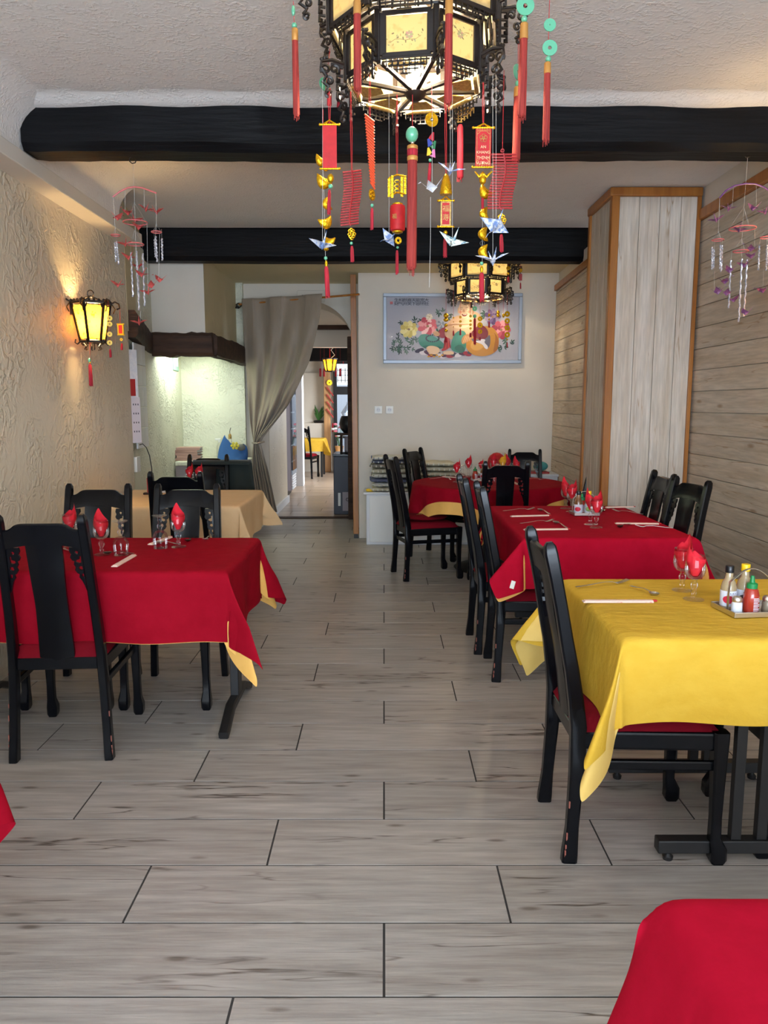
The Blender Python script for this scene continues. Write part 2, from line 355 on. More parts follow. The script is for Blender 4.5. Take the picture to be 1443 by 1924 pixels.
    def build(s, name, mats, parent=None, smooth=True, ang=40, bevel=0, seg=2, loc=None):
        me = s.mesh(name, mats, smooth, ang)
        return link(name, me, parent, bevel, seg, loc)
def link(name, me, parent=None, bevel=0, seg=2, loc=None):
    o = bpy.data.objects.new(name, me); COL.objects.link(o)
    if parent is not None: o.parent = parent
    if loc is not None: o.location = loc
    if bevel:
        b = o.modifiers.new('bevel', 'BEVEL'); b.width = bevel; b.segments = seg; b.limit_method = 'ANGLE'; b.angle_limit = math.radians(40)
    return o
def tag(o, label=None, cat=None, group=None, kind=None):
    if label: o['label'] = label
    if cat: o['category'] = cat
    if group: o['group'] = group
    if kind: o['kind'] = kind
    return o
def thing(name, label, cat, loc=(0, 0, 0), rz=0, group=None):
    o = bpy.data.objects.new(name, None); COL.objects.link(o); o.location = loc; o.rotation_euler = (0, 0, rz)
    o.empty_display_size = 0.05
    return tag(o, label, cat, group)
def kids(o): return [c for c in bpy.data.objects if c.parent == o]
def dup(root, label, loc=None, rz=None, group=None, scale=None):
    r = root.copy(); COL.objects.link(r); r['label'] = label
    if group: r['group'] = group
    if loc is not None: r.location = loc
    if rz is not None: r.rotation_euler = (0, 0, rz)
    if scale: r.scale = (scale,) * 3
    for ch in kids(root):
        c = ch.copy(); COL.objects.link(c); c.parent = r
        for g in kids(ch):
            d = g.copy(); COL.objects.link(d); d.parent = c
    return r
def RZ(a): return Matrix.Rotation(a, 4, 'Z')
def RX(a): return Matrix.Rotation(a, 4, 'X')
def RY(a): return Matrix.Rotation(a, 4, 'Y')
def TR(*p): return Matrix.Translation(Vector(p if len(p) == 3 else p[0]))
def struct(name, mb, m, parent=None, smooth=False, bevel=0):
    o = mb.build(name, m, parent, smooth=smooth, bevel=bevel)
    if parent is None: o['kind'] = 'structure'
    return o
def text_mesh(name, body, size, m, parent, T, extrude=0.0004, align='CENTER'):
    c = bpy.data.curves.new('t', 'FONT'); c.body = body; c.size = size; c.align_x = align; c.align_y = 'CENTER'; c.extrude = extrude
    c.resolution_u = 2
    o = bpy.data.objects.new('t', c); COL.objects.link(o)
    bpy.context.view_layer.update()
    me = bpy.data.meshes.new_from_object(o.evaluated_get(bpy.context.evaluated_depsgraph_get()))
    bpy.data.objects.remove(o); me.transform(T); me.materials.clear(); me.materials.append(m)
    q = bpy.data.objects.new(name, me); COL.objects.link(q); q.parent = parent
    return q
# =====================================================================
#                        LARGE STRUCTURE
# =====================================================================
ROW = 0.2836; R0 = 1.776; PL = 1.135
floor = struct('floor', MB().b2((-2.9, -3.62, -0.08), (2.6, 10.2, -0.0025)), M['grout'])
pm = MB().b2((-PL / 2 + 0.0035, -ROW / 2 + 0.0035, -0.010), (PL / 2 - 0.0035, ROW / 2 - 0.0035, 0)).mesh('floor_plank', M['plank'], False)
offs = [0.0, 0.371, -0.385]
for n in range(-18, 30):
    yc = R0 + (n + 0.5) * ROW
    off = offs[n % 3]
    for k in range(-3, 3):
        x0 = off + k * PL; x1 = x0 + PL
        if x1 < -2.1 or x0 > 2.4: continue
        if yc > 6.4 and x0 > 1.9: continue
        o = link('floor_plank', pm, floor, loc=((x0 + x1) / 2, yc, 0))
        if x0 < -2.6 or x1 > 2.62:   # cut at the walls
            a = max(x0, -2.6); b = min(x1, 2.62)
            o.scale = ((b - a) / PL, 1, 1); o.location.x = (a + b) / 2
        o['category'] = None; del o['category']
for o in floor.children:
    o.modifiers.clear()

wl = struct('wall_left', MB().b2((-2.35, -3.6, 0), (-2.1, 6.45, 2.80)), M['plaster'])
struct('wall_left_upper', MB().b2((-2.35, -3.6, 2.80), (-1.98, 6.0, 3.14)).b2((-2.6, 5.9, 2.2), (-2.36, 7.8, 3.14)), M['plaster_ceiling'])
bpy.data.objects['wall_left_upper'].name = 'wall_left.001'
struct('trim_1', MB().b2((-2.12, -3.6, 2.775), (-1.955, 6.46, 2.862)), M['plaster_smooth'], bevel=0.006)
cv = MB()
cv.grid(1, 10, lambda u, v: (-1.98 + 0.26 * (1 - math.cos(v * PI / 2)), -3.6 + u * 9.6, 2.90 + 0.23 * math.sin(v * PI / 2)))
struct('trim_2', cv, M['plaster_ceiling'], smooth=True)
struct('ceiling', MB().b2((-2.6, -3.62, 3.12), (2.65, 7.5, 3.22)), M['plaster_ceiling'])
struct('ceiling_rear', MB().b2((-2.6, 7.48, 2.91), (2.65, 10.1, 3.0)), M['plaster_beige'])
bpy.data.objects['ceiling_rear'].name = 'ceiling.001'
# raised plaster lip along the front of the first beam
lip = MB()
lip.grid(40, 6, lambda u, v: (-1.97 + 4.45 * u, 4.25 + 0.16 * v, 3.121 - 0.035 * math.sin(v * PI / 2) ** 2 - 0.004 * math.sin(u * 40)))
struct('trim_3', lip, M['plaster_ceiling'], smooth=True)

def beam(name, x0, x1, y0, y1, z0, z1, m, seed=0, amp=0.008, ends=0.05):
    rnd = random.Random(seed); NU = 60
    prof = [(y0 + 0.02, z1), (y0, z1 - 0.03), (y0, z0 + 0.04), (y0 + 0.03, z0), (y1 - 0.03, z0), (y1, z0 + 0.04), (y1, z1)]
    ph = [rnd.random() * 6 for _ in range(6)]
    vs = []; fs = []
    for i in range(NU + 1):
        u = i / NU; x = x0 + (x1 - x0) * u; e = min(1, (x - x0) / ends + 0.93, (x1 - x) / ends + 0.93)
        for j, (y, z) in enumerate(prof):
            dy = amp * math.sin(x * 3 + ph[0] + j) + amp * 0.5 * math.sin(x * 11 + ph[1] + j * 2) + rnd.uniform(-1, 1) * amp * 0.25
            dz = amp * math.sin(x * 2.3 + ph[2]) + rnd.uniform(-1, 1) * amp * 0.25
            if j in (0, 6): dz = 0.0 if j == 6 else dz * .5
            zc = (z0 + z1) / 2
            vs.append((x, y + dy, zc + (z - zc) * e + dz))
    n = len(prof)
    for i in range(NU):
        for j in range(n): fs.append((i * n + j, i * n + (j + 1) % n, (i + 1) * n + (j + 1) % n, (i + 1) * n + j))
    fs.append(tuple(range(n))); fs.append(tuple(range(NU * n, NU * n + n))[::-1])
    return tag(MB().add(vs, fs).build(name, m, None, ang=24), kind=None)
tag(beam('ceiling_beam', -1.965, 2.42, 4.40, 4.63, 2.862, 3.135, M['beam'], 1), 'long black painted beam across the ceiling, nearest and behind the big lantern', 'beam')
tag(beam('ceiling_beam', -2.62, 2.3, 7.40, 7.60, 2.825, 3.135, M['beam'], 2, 0.004), 'black painted beam farther back, above the fireplace and picture wall', 'beam')

# ---- right wall of horizontal limed boards
wr = struct('wall_right', MB().b2((2.425, -3.6, 0), (2.6, 6.8, 3.14)), M['plaster_smooth'])
def board_run(parent, p0, p1, z0, z1, h, m, name='wall_board', th=0.018, rows=None, split=None, seed=1):
    """horizontal boards on the line p0->p1 (xy), face towards the room"""
    d = Vector((p1[0] - p0[0], p1[1] - p0[1], 0)); Ln = d.length; d.normalize(); nrm = Vector((-d.y, d.x, 0))
    R = Matrix(((nrm.x, d.x, 0, p0[0]), (nrm.y, d.y, 0, p0[1]), (0, 0, 1, 0), (0, 0, 0, 1)))
    z = z0; rnd = random.Random(seed); cache = {}
    while z < z1 - 0.02:
        hh = min(h, z1 - z)
        cuts = [0, Ln]
        if split: cuts = [0, Ln * rnd.uniform(0.3, 0.7), Ln]
        for a, b in zip(cuts, cuts[1:]):
            key = (round(b - a, 3), round(hh, 3))
            if key not in cache:
                mb = MB().b2((0, -(b - a) / 2 + 0.001, 0.002), (th, (b - a) / 2 - 0.001, hh - 0.002)); cache[key] = mb.mesh(name, m, False)
            o = link(name, cache[key], parent, bevel=0.002, seg=1)
            o.matrix_local = R @ TR(rnd.uniform(-0.001, 0.001), (a + b) / 2, z)
        z += h
board_run(wr, (2.425, -1.55), (2.425, 6.12), 0.0, 2.88, 0.160, M['board_x'])
t = MB().b2((2.375, -3.55, 2.88), (2.43, 6.13, 2.955)); struct('trim_4', t, M['trim'], bevel=0.004)
# upper plaster wedge above the boards
struct('wall_right_upper', MB().b2((2.41, -3.6, 2.95), (2.6, 7.4, 3.14)), M['plaster_smooth']); bpy.data.objects['wall_right_upper'].name = 'wall_right.001'
# ---- boxed pillar with vertical boards
pl = struct('trim_5', MB().b2((1.745, 6.085, 0), (2.385, 6.70, 3.12)), M['plaster_smooth'])
def vboards(parent, pts, y, z1, axis):
    for a, b in zip(pts, pts[1:]):
        if axis == 'x':
            mb = MB().b2((-(b - a) / 2 + 0.0015, 0, 0.0), ((b - a) / 2 - 0.0015, 0.018, z1)); loc = ((a + b) / 2, y, 0)
        else:
            mb = MB().b2((0, -(b - a) / 2 + 0.0015, 0), (0.018, (b - a) / 2 - 0.0015, z1)); loc = (y, (a + b) / 2, 0)
        link('pillar_board', mb.mesh('pillar_board', M['board_z'], False), parent, bevel=0.002, seg=1, loc=loc)
vboards(pl, [1.765, 1.93, 2.085, 2.245, 2.375], 6.067, 3.05, 'x')
vboards(pl, [6.10, 6.24, 6.42, 6.60, 6.70], 1.727, 3.05, 'y')
MB().b2((1.715, 6.045, 0), (1.775, 6.105, 3.055)).build('corner_trim', M['trim'], pl, bevel=0.006)
MB().b2((2.362, 6.050, 0), (2.392, 6.10, 3.055)).build('corner_trim', M['trim'], pl, bevel=0.004)
MB().b2((1.710, 6.66, 0), (1.735, 6.71, 3.055)).build('corner_trim', M['trim'], pl, bevel=0.004)
MB().b2((1.700, 6.040, 3.05), (2.395, 6.085, 3.115)).build('top_trim', M['trim'], pl, bevel=0.008)
MB().b2((1.700, 6.085, 3.05), (1.745, 6.71, 3.115)).build('top_trim', M['trim'], pl, bevel=0.008)
# ---- boarded wall behind the pillar
wr2 = struct('wall_right.002', MB().add([(1.83, 6.70, 0), (2.1, 6.70, 0), (2.1, 8.7, 0), (1.90, 8.7, 0), (1.83, 6.70, 2.92), (2.1, 6.7, 2.92), (2.1, 8.7, 2.92), (1.90, 8.7, 2.92)],
      [(0, 1, 2, 3), (4, 5, 6, 7), (0, 1, 5, 4), (1, 2, 6, 5), (2, 3, 7, 6), (3, 0, 4, 7)]), M['plaster_smooth'])
board_run(wr2, (1.825, 6.71), (1.888, 8.6), 0.0, 2.72, 0.128, M['board_x'], seed=4)
tb = MB().b2((-0.03, 0, 0), (0.02, 1.90, 0.06), TR(1.815, 6.71, 2.72) @ RZ(-math.atan2(0.063, 1.89))); struct('trim_6', tb, M['trim'], bevel=0.004)
# ---- back wall with the picture
wb = struct('wall_back', MB().b2((-0.28, 8.6, 0), (1.95, 8.78, 2.92)), M['plaster_smooth'])
struct('wall_back.001', MB().b2((-0.28, 8.78, 0), (-0.16, 10.1, 2.92)), M['plaster_smooth'])
tr = MB().add([(-0.345, 8.575, 0.05), (-0.285, 8.575, 0.05), (-0.285, 8.615, 0.05), (-0.345, 8.615, 0.05), (-0.365, 8.575, 2.89), (-0.305, 8.575, 2.89), (-0.305, 8.615, 2.89), (-0.365, 8.615, 2.89)],
      [(0, 1, 2, 3), (4, 5, 6, 7), (0, 1, 5, 4), (1, 2, 6, 5), (2, 3, 7, 6), (3, 0, 4, 7)]); struct('trim_7', tr, M['trim'], bevel=0.004)
struct('trim_8', MB().b2((-0.34, 8.58, 0), (-0.29, 8.63, 0.05)), M['iron'])

# ---- arch wall (front face Y 9.35, back Y 10.1) with an arched opening
AX, AW, ASP, AR = -0.93, 0.575, 2.12, 0.60
def arch_wall():
    N = 24; y0, y1 = 9.35, 10.1; x0, x1, zt = -1.80, -0.27, 2.92
    arc = [(AX - AW * math.cos(PI * i / N), ASP + AR * (math.sin(PI * i / N)) ** 0.9) for i in range(N + 1)]
    outline = [(AX - AW, 0)] + arc + [(AX + AW, 0)]
    mb = MB()
    # side piers
    mb.b2((x0, y0, 0), (AX - AW, y1, ASP)); mb.b2((AX + AW, y0, 0), (x1, y1, ASP))
    for i in range(N):
        (xa, za), (xb, zb) = arc[i], arc[i + 1]
        for (ya, fl) in ((y0, 0), (y1, 1)):
            mb.add([(xa, ya, za), (xb, ya, zb), (xb, ya, zt), (xa, ya, zt)], [(0, 1, 2, 3)])
        mb.add([(xa, y0, za), (xb, y0, zb), (xb, y1, zb), (xa, y1, za)], [(0, 1, 2, 3)])
    for xa, xb in ((x0, AX - AW), (AX + AW, x1)):
        for ya in (y0, y1): mb.add([(xa, ya, ASP), (xb, ya, ASP), (xb, ya, zt), (xa, ya, zt)], [(0, 1, 2, 3)])
    return mb
struct('wall_left.002', arch_wall(), M['plaster_smooth'])
# dark door post and threshold at the far side of the arch
struct('trim_9', MB().b2((-0.47, 10.02, 0), (-0.35, 10.14, 2.36)), M['mantel'], bevel=0.01)
struct('trim_10', MB().b2((-1.52, 10.1, -0.03), (-0.35, 10.24, 0.012)), M['mantel'], bevel=0.004)

# ---- fireplace: hood, mantel, recess
def quad_prism(pts, z0, z1):
    n = len(pts); vs = [(x, y, z0) for x, y in pts] + [(x, y, z1) for x, y in pts]
    return MB().add(vs, [tuple(range(n)), tuple(range(n, 2 * n))] + [(i, (i + 1) % n, n + (i + 1) % n, n + i) for i in range(n)])
struct('wall_fireplace_left', quad_prism([(-2.14, 6.45), (-2.42, 9.35), (-2.7, 9.35), (-2.36, 6.45)], 0, 2.92), M['plaster_recess']); bpy.data.objects['wall_fireplace_left'].name = 'wall_left.003'
struct('wall_fireplace_back', MB().b2((-2.6, 9.28, 0), (-1.66, 9.45, 2.92)), M['plaster_recess']); bpy.data.objects['wall_fireplace_back'].name = 'wall_left.004'
struct('wall_hood', MB().b2((-2.31, 7.66, 2.16), (-1.74, 7.72, 2.92)), M['plaster_smooth']); bpy.data.objects['wall_hood'].name = 'wall_left.005'
struct('wall_hood_side', quad_prism([(-1.74, 7.66), (-1.78, 7.72), (-1.80, 9.36), (-1.74, 9.36)], 2.10, 2.92), M['plaster_beige']); bpy.data.objects['wall_hood_side'].name = 'wall_left.006'
struct('wall_hood_left', quad_prism([(-2.10, 6.46), (-2.31, 7.66), (-2.37, 7.66), (-2.16, 6.46)], 2.10, 3.12), M['plaster_beige']); bpy.data.objects['wall_hood_left'].name = 'wall_left.007'
mt = thing('mantel_beam', 'rough dark brown oak mantel around the fireplace hood', 'mantel', (0, 0, 0))
def barbeam(name, a, b, w_, h, seed):
    rnd = random.Random(seed); a = Vector(a); b = Vector(b); N = 14
    pts = [a.lerp(b, i / N) + Vector((0, 0, rnd.uniform(-.006, .006))) for i in range(N + 1)]
    mb = MB(); mb.sweep(pts, [w_ * rnd.uniform(.94, 1.05) for _ in pts], [h * rnd.uniform(.95, 1.04) for _ in pts], side=(b - a).cross(Vector((0, 0, 1))))
    return mb.build(name, M['mantel'], mt)
barbeam('front_beam', (-2.36, 7.68, 2.08), (-1.66, 7.68, 2.075), 0.20, 0.225, 3)
barbeam('side_beam', (-1.70, 7.66, 2.08), (-1.635, 9.34, 2.055), 0.14, 0.20, 4)
barbeam('side_beam', (-2.12, 6.50, 2.16), (-2.33, 7.66, 2.08), 0.17, 0.215, 5)
# plaster underside splay between mantel and recess
sp = MB().add([(-1.70, 7.78, 1.965), (-1.62, 9.28, 1.955), (-1.95, 9.28, 2.03), (-1.98, 7.78, 2.03)], [(0, 1, 2, 3)]); struct('trim_11', sp, M['plaster_recess'])
# white tile panel on the recess's left wall
tp = thing('tile_panel', 'panel of pale wall tiles at the left of the fireplace recess', 'tiles', (0, 0, 0))
ang = math.atan2(-0.28, 2.9)
TT = TR(-2.125, 6.56, 0) @ RZ(-ang * 1.0)
TT = TR(-2.12, 6.60, 1.12) @ RZ(math.atan2(0.28, 2.9))
mtile = MB().b2((0, 0.002, 0.002), (0.014, 0.148, 0.178)).mesh('tile', M['white'], False)
for i in range(3):
    for j in range(5):
        o = link('tile', mtile, tp, bevel=0.002, seg=1); o.matrix_local = TT @ TR(0, i * 0.15, j * 0.18)
# ---- front wall with the shop window (behind the camera)
fw = struct('wall_front', MB().b2((-2.35, -3.75, 0), (2.6, -3.6, 0.40)).b2((-2.35, -3.75, 2.65), (2.6, -3.6, 3.14)).b2((-2.35, -3.75, .40), (-1.95, -3.6, 2.65)).b2((2.35, -3.75, .40), (2.6, -3.6, 2.65)), M['plaster_smooth'])
wn = struct('window_1', MB().b2((-1.95, -3.7, .40), (-1.89, -3.62, 2.65)).b2((2.29, -3.7, .40), (2.35, -3.62, 2.65)).b2((0.17, -3.7, .40), (.23, -3.62, 2.65)).b2((-1.89, -3.7, .40), (2.29, -3.62, .46)).b2((-1.89, -3.7, 2.59), (2.29, -3.62, 2.65)), M['mantel'])
MB().b2((-1.89, -3.67, .46), (2.29, -3.665, 2.59)).build('pane', M['pane'], wn)

# ---------------- the other room beyond the arch ----------------
FR = wood('far_room_floor_glaze', (176, 156, 138), (140, 122, 106), 0, rough=0.28, knots=False)
fr = struct('floor.001', MB().b2((-3.2, 10.2, -0.08), (3.0, 18.2, -0.008)), M['grout'])
fm = MB().b2((-0.597, -0.147, -0.01), (0.597, 0.147, 0)).mesh('floor_plank', FR, False)
for n in range(27):
    for k in range(5):
        x = -2.3 + (n % 3) * 0.4 + k * 1.2
        if x > 2.6: continue
        link('floor_plank', fm, fr, loc=(x, 10.36 + n * 0.3, 0))
struct('ceiling.002', MB().b2((-3.2, 10.1, 2.72), (3.0, 18.2, 2.8)), M['plaster_smooth'])
struct('wall_far_back', MB().b2((-3.2, 17.6, 0), (-1.14, 17.75, 2.75)).b2((-0.3, 17.6, 0), (3.0, 17.75, 2.75)).b2((-1.14, 17.6, 2.6), (-0.3, 17.75, 2.75)), M['plaster_smooth']); bpy.data.objects['wall_far_back'].name = 'wall_back.002'
struct('wall_far_left', MB().b2((-1.78, 10.1, 0), (-1.50, 11.9, 2.75)).b2((-3.2, 11.9, 0), (-3.05, 18, 2.75)), M['plaster']); bpy.data.objects['wall_far_left'].name = 'wall_left.008'
struct('baseboard_left', MB().b2((-1.505, 10.2, 0), (-1.47, 11.9, 0.10)), M['white'])
struct('wall_far_right', MB().b2((2.9, 10.1, 0), (3.05, 18, 2.75)).b2((-0.16, 10.1, 0), (3.0, 10.2, 2.75)), M['plaster_smooth']); bpy.data.objects['wall_far_right'].name = 'wall_right.003'
struct('trim_12', MB().b2((-3.0, 12.4, 2.40), (2.9, 12.62, 2.72)), M['plaster_smooth'])
struct('trim_13', MB().b2((-3.0, 12.2, 2.66), (2.9, 12.38, 2.72)), M['mantel'])
for i, (y, zb) in enumerate(((13.9, 2.27), (15.6, 2.38), (16.9, 2.46))):
    tag(beam('ceiling_beam', -3.0, 2.9, y, y + 0.2, zb, 2.72, M['beam'], 9 + i, 0.003), ['black beam in the far room, nearest the arch and behind the amber lantern', 'second black beam of the far room seen through the arch', 'farthest black beam over the glazed door of the far room'][i], 'beam')
# white pillar on the left and alcove partition
struct('wall_far_pier', MB().b2((-1.70, 14.2, 0), (-1.50, 14.5, 2.72)), M['white']); bpy.data.objects['wall_far_pier'].name = 'wall_left.009'
struct('wall_alcove', MB().b2((-2.9, 17.3, 0), (-1.33, 17.6, 1.09)).b2((-2.9, 17.5, 1.09), (-1.33, 17.6, 2.2)), M['plaster_smooth']); bpy.data.objects['wall_alcove'].name = 'wall_back.003'
tag(MB().b2((-1.33, 17.2, 0), (-1.19, 17.34, 2.6)).build('wooden_post', M['pine'], None, bevel=0.008), 'pale pine post in the far room beside the glazed door', 'post')
# glazed door
d = struct('door_1', MB().b2((-1.14, 17.5, 0), (-1.06, 17.58, 2.6)).b2((-0.38, 17.5, 0), (-0.3, 17.58, 2.6)).b2((-1.06, 17.5, 0), (-0.38, 17.58, 0.35)).b2((-1.06, 17.5, 1.72), (-0.38, 17.58, 1.90)).b2((-1.06, 17.5, 2.4), (-0.38, 17.58, 2.6)).b2((-1.06, 17.5, 0.74), (-0.38, 17.58, 0.79)), M['iron'])
MB().b2((-1.06, 17.53, 0.35), (-0.38, 17.54, 2.4)).build('pane', M['pane'], d)
# things outside the door: a pale house front across the street
ho = struct('wall_street', MB().b2((-4, 24, 0), (3, 24.3, 2.1)), M['white'])
MB().b2((-4, 17.8, -0.2), (3, 30, -0.05)).build('pavement', M['grout'], ho)

# =====================================================================
#                             PICTURE
# =====================================================================
PCY = 8.575
def picture():
    x0, x1 = PY(720, 551, PCY).x, PY(979, 683, PCY).x
    zt, zb = PY(721, 551, PCY).z, PY(721, 683, PCY).z
    cx, cz = (x0 + x1) / 2, (zt + zb) / 2; W, H = x1 - x0, zt - zb
    t = thing('framed_picture', 'silver-framed picture of a laughing bald man among peonies with Chinese writing', 'picture', (cx, PCY, cz))
    mb = MB(); fwid = 0.037
    for (a, b, c, d_) in ((-W / 2, W / 2, H / 2 - fwid, H / 2), (-W / 2, W / 2, -H / 2, -H / 2 + fwid), (-W / 2, -W / 2 + fwid, -H / 2 + fwid, H / 2 - fwid), (W / 2 - fwid, W / 2, -H / 2 + fwid, H / 2 - fwid)):
        mb.b2((a, -0.012, c), (b, 0.02, d_))
    mb.build('frame', M['alu'], t, bevel=0.004)
    MB().b2((-W / 2 + .02, 0.0, -H / 2 + .02), (W / 2 - .02, 0.015, H / 2 - .02)).build('print', M['picture_ground'], t)
    MB().b2((-W / 2 + .03, -0.0085, -H / 2 + .03), (W / 2 - .03, -0.0080, H / 2 - .03)).build('picture_pane', thin_glass('picture_glass', (1, 1, 1, 1), 0.25), t)
    art = MB(); mats = []; state = {'k': 0}
    kx = W / (1385 - 50); kz = H / (735 - 60)
    def XY(u, v): return ((u - 717.5) * kx, (397.5 - v) * kz)
    def P(c, pts, smooth=2):
        m = flatc(*c)
        if m not in mats: mats.append(m)
        art.cur = mats.index(m)
        for _ in range(smooth):   # Chaikin
            q = []
            for i in range(len(pts)):
                a, b = pts[i], pts[(i + 1) % len(pts)]
                q += [(a[0] * .75 + b[0] * .25, a[1] * .75 + b[1] * .25), (a[0] * .25 + b[0] * .75, a[1] * .25 + b[1] * .75)]
            pts = q
        state['k'] += 1; y = -0.0004 - state['k'] * 0.000018
        vs = [(XY(*p)[0], y, XY(*p)[1]) for p in pts]; n = len(vs)
        art.add(vs + [(p[0], 0.0, p[2]) for p in vs], [tuple(range(n))] + [(i, (i + 1) % n, n + (i + 1) % n, n + i) for i in range(n)])
    def blob(c, u, v, ru, rv, n=10, wob=0.0, rot=0.0, seed=0):
        rr = random.Random(seed)
        P(c, [(u + (1 + wob * rr.uniform(-1, 1)) * (ru * math.cos(a) * math.cos(rot) - rv * math.sin(a) * math.sin(rot)), v + (1 + wob * rr.uniform(-1, 1)) * (ru * math.cos(a) * math.sin(rot) + rv * math.sin(a) * math.cos(rot))) for a in [2 * PI * i / n for i in range(n)]], 1)
    def leaf(u, v, r, a, c):
        for da in (-0.8, 0, 0.8):
            b = a + da; L_ = r * (1.15 if da == 0 else .85)
            P(c, [(u, v), (u + L_ * .5 * math.cos(b - .35), v + L_ * .5 * math.sin(b - .35)), (u + L_ * math.cos(b), v + L_ * math.sin(b)), (u + L_ * .5 * math.cos(b + .35), v + L_ * .5 * math.sin(b + .35))], 1)
    rr = random.Random(5)
    for (cu, cv, su, sv, n) in ((250, 560, 110, 60, 22), (230, 470, 60, 40, 6), (330, 340, 40, 30, 4), (235, 350, 20, 20, 2), (400, 340, 25, 30, 3), (600, 240, 30, 12, 3), (690, 280, 25, 30, 2), (1000, 270, 40, 30, 4), (1240, 520, 50, 50, 8), (1200, 590, 40, 25, 5), (340, 470, 50, 60, 5), (180, 590, 40, 30, 4), (560, 400, 40, 40, 4)):
        for _ in range(n): leaf(cu + rr.uniform(-su, su), cv + rr.uniform(-sv, sv), rr.uniform(34, 52), rr.uniform(0, 6.28), rr.choice([(46, 82, 70), (62, 98, 84), (36, 66, 60), (88, 118, 100)]))
    def peony(u, v, r, cols, seed):
        q = random.Random(seed)
        for ring, (rad, n, s) in enumerate(((0.72, 9, .42), (0.48, 8, .36), (0.25, 6, .28))):
            for i in range(n):
                a = 2 * PI * i / n + ring * .4
                c = cols[(i + ring) % len(cols)]
                blob(c, u + rad * r * math.cos(a), v + rad * r * math.sin(a) * .95, s * r, s * r * .8, 8, .12, a, seed * 50 + i + ring * 9)
        blob((150, 120, 90), u, v, r * .17, r * .14, 8)
    # robe bottom, waves
    for i in range(14): blob([(60, 56, 78), (214, 206, 214), (90, 60, 84), (150, 40, 60)][i % 4], 400 + i * 42, 610 + 40 * math.sin(PI * min(i, 13) / 13) + (i % 2) * 12, 44, 22, 9, .15, .3 * (i % 3 - 1), i)
    P((150, 32, 50), [(600, 400), (660, 350), (700, 420), (640, 500), (560, 470)])
    # peonies
    peony(297, 405, 78, [(222, 208, 130), (236, 224, 160), (204, 186, 104)], 1)
    peony(478, 375, 86, [(206, 96, 110), (226, 150, 154), (186, 66, 84), (236, 190, 190)], 2)
    peony(1100, 285, 72, [(120, 96, 140), (160, 140, 172), (92, 70, 116)], 3)
    peony(1185, 410, 86, [(190, 84, 104), (222, 150, 160), (160, 50, 76)], 4)
    peony(492, 285, 30, [(232, 222, 206), (214, 204, 180)], 6)
    peony(600, 360, 38, [(120, 130, 150), (168, 176, 190)], 7)
    # sack
    P((190, 132, 48), [(860, 470), (980, 380), (1080, 370), (1150, 430), (1170, 530), (1140, 630), (1020, 672), (900, 650), (838, 570)])
    P((160, 98, 34), [(1110, 420), (1165, 500), (1160, 600), (1110, 640), (1120, 560), (1135, 480)])
    P((206, 156, 78), [(900, 520), (1000, 480), (1040, 560), (960, 620), (890, 590)])
    # red robe on right side
    P((122, 26, 40), [(900, 400), (960, 350), (1020, 370), (1070, 430), (1040, 520), (960, 500), (900, 470)])
    P((96, 92, 110), [(890, 490), (960, 505), (1040, 500), (1080, 440), (1085, 560), (1050, 600), (1000, 540), (920, 530)])
    P((216, 210, 218), [(905, 500), (960, 520), (1000, 495), (1040, 505), (1020, 530), (1060, 565), (1060, 600), (1030, 590), (1010, 550), (950, 530)])
    # body
    skin, skd, skl = (206, 168, 134), (176, 132, 100), (222, 190, 158)
    P(skin, [(760, 270), (700, 310), (650, 370), (640, 430), (650, 480), (720, 500), (800, 490), (880, 450), (930, 400), (1000, 330), (990, 270), (930, 230), (860, 260)])
    P(skl, [(690, 340), (780, 340), (860, 350), (880, 380), (800, 400), (720, 390)])
    P(skd, [(650, 365), (720, 350), (800, 352), (880, 352), (880, 364), (800, 366), (720, 366), (660, 380)])
    P(skin, [(640, 440), (680, 410), (780, 400), (860, 410), (890, 460), (850, 500), (740, 510), (660, 490)])
    # necklace of beads laid over one knee, trousers
    P((58, 130, 116), [(385, 480), (430, 445), (520, 460), (600, 510), (650, 560), (630, 590), (540, 600), (450, 590), (395, 550)])
    P((40, 100, 92), [(420, 560), (540, 560), (640, 585), (560, 600), (450, 592)])
    P((58, 130, 116), [(700, 560), (730, 450), (790, 410), (850, 430), (850, 520), (850, 600), (800, 640), (710, 610)])
    P((40, 100, 92), [(720, 590), (790, 540), (850, 600), (810, 640)])
    for i in range(20):
        a = 2 * PI * i / 20; blob((26, 30, 48), 505 + 62 * math.cos(a) + 20, 492 + 32 * math.sin(a), 9, 8, 6)
    P((170, 46, 50), [(630, 500), (690, 480), (700, 540), (680, 600), (600, 620), (640, 570)])
    for i in range(5): P((196, 60, 60) if i % 2 else (140, 30, 44), [(650 + i * 8, 510), (662 + i * 8, 520), (640 + i * 16, 590), (626 + i * 16, 584)], 1)
    # feet and hands
    P(skl, [(470, 570), (520, 560), (590, 580), (600, 620), (560, 650), (500, 640), (470, 610)])
    for i in range(5): blob(skl, 478 + i * 6, 585 + i * 13, 13, 9, 8); blob(skd, 474 + i * 6, 585 + i * 13, 4, 4, 6)
    P(skl, [(620, 620), (700, 610), (740, 630), (720, 650), (640, 650)])
    for i in range(5): blob(skl, 640 + i * 20, 640, 10, 9, 8)
    P(skin, [(525, 425), (570, 420), (600, 450), (580, 475), (540, 465)])
    for i in range(4): P(skd, [(530 + i * 15, 430), (537 + i * 15, 430), (547 + i * 14, 466), (540 + i * 14, 468)], 1)
    P((176, 128, 84), [(800, 500), (840, 450), (890, 450), (905, 490), (860, 530), (810, 555)])
    for i in range(4): P((206, 162, 118), [(812 + i * 20, 540 - i * 8), (818 + i * 20, 548 - i * 8), (850 + i * 16, 470), (842 + i * 16, 466)], 1)
    # ears, head, face
    blob(skd, 908, 225, 14, 42); blob(skin, 772, 225, 8, 30)
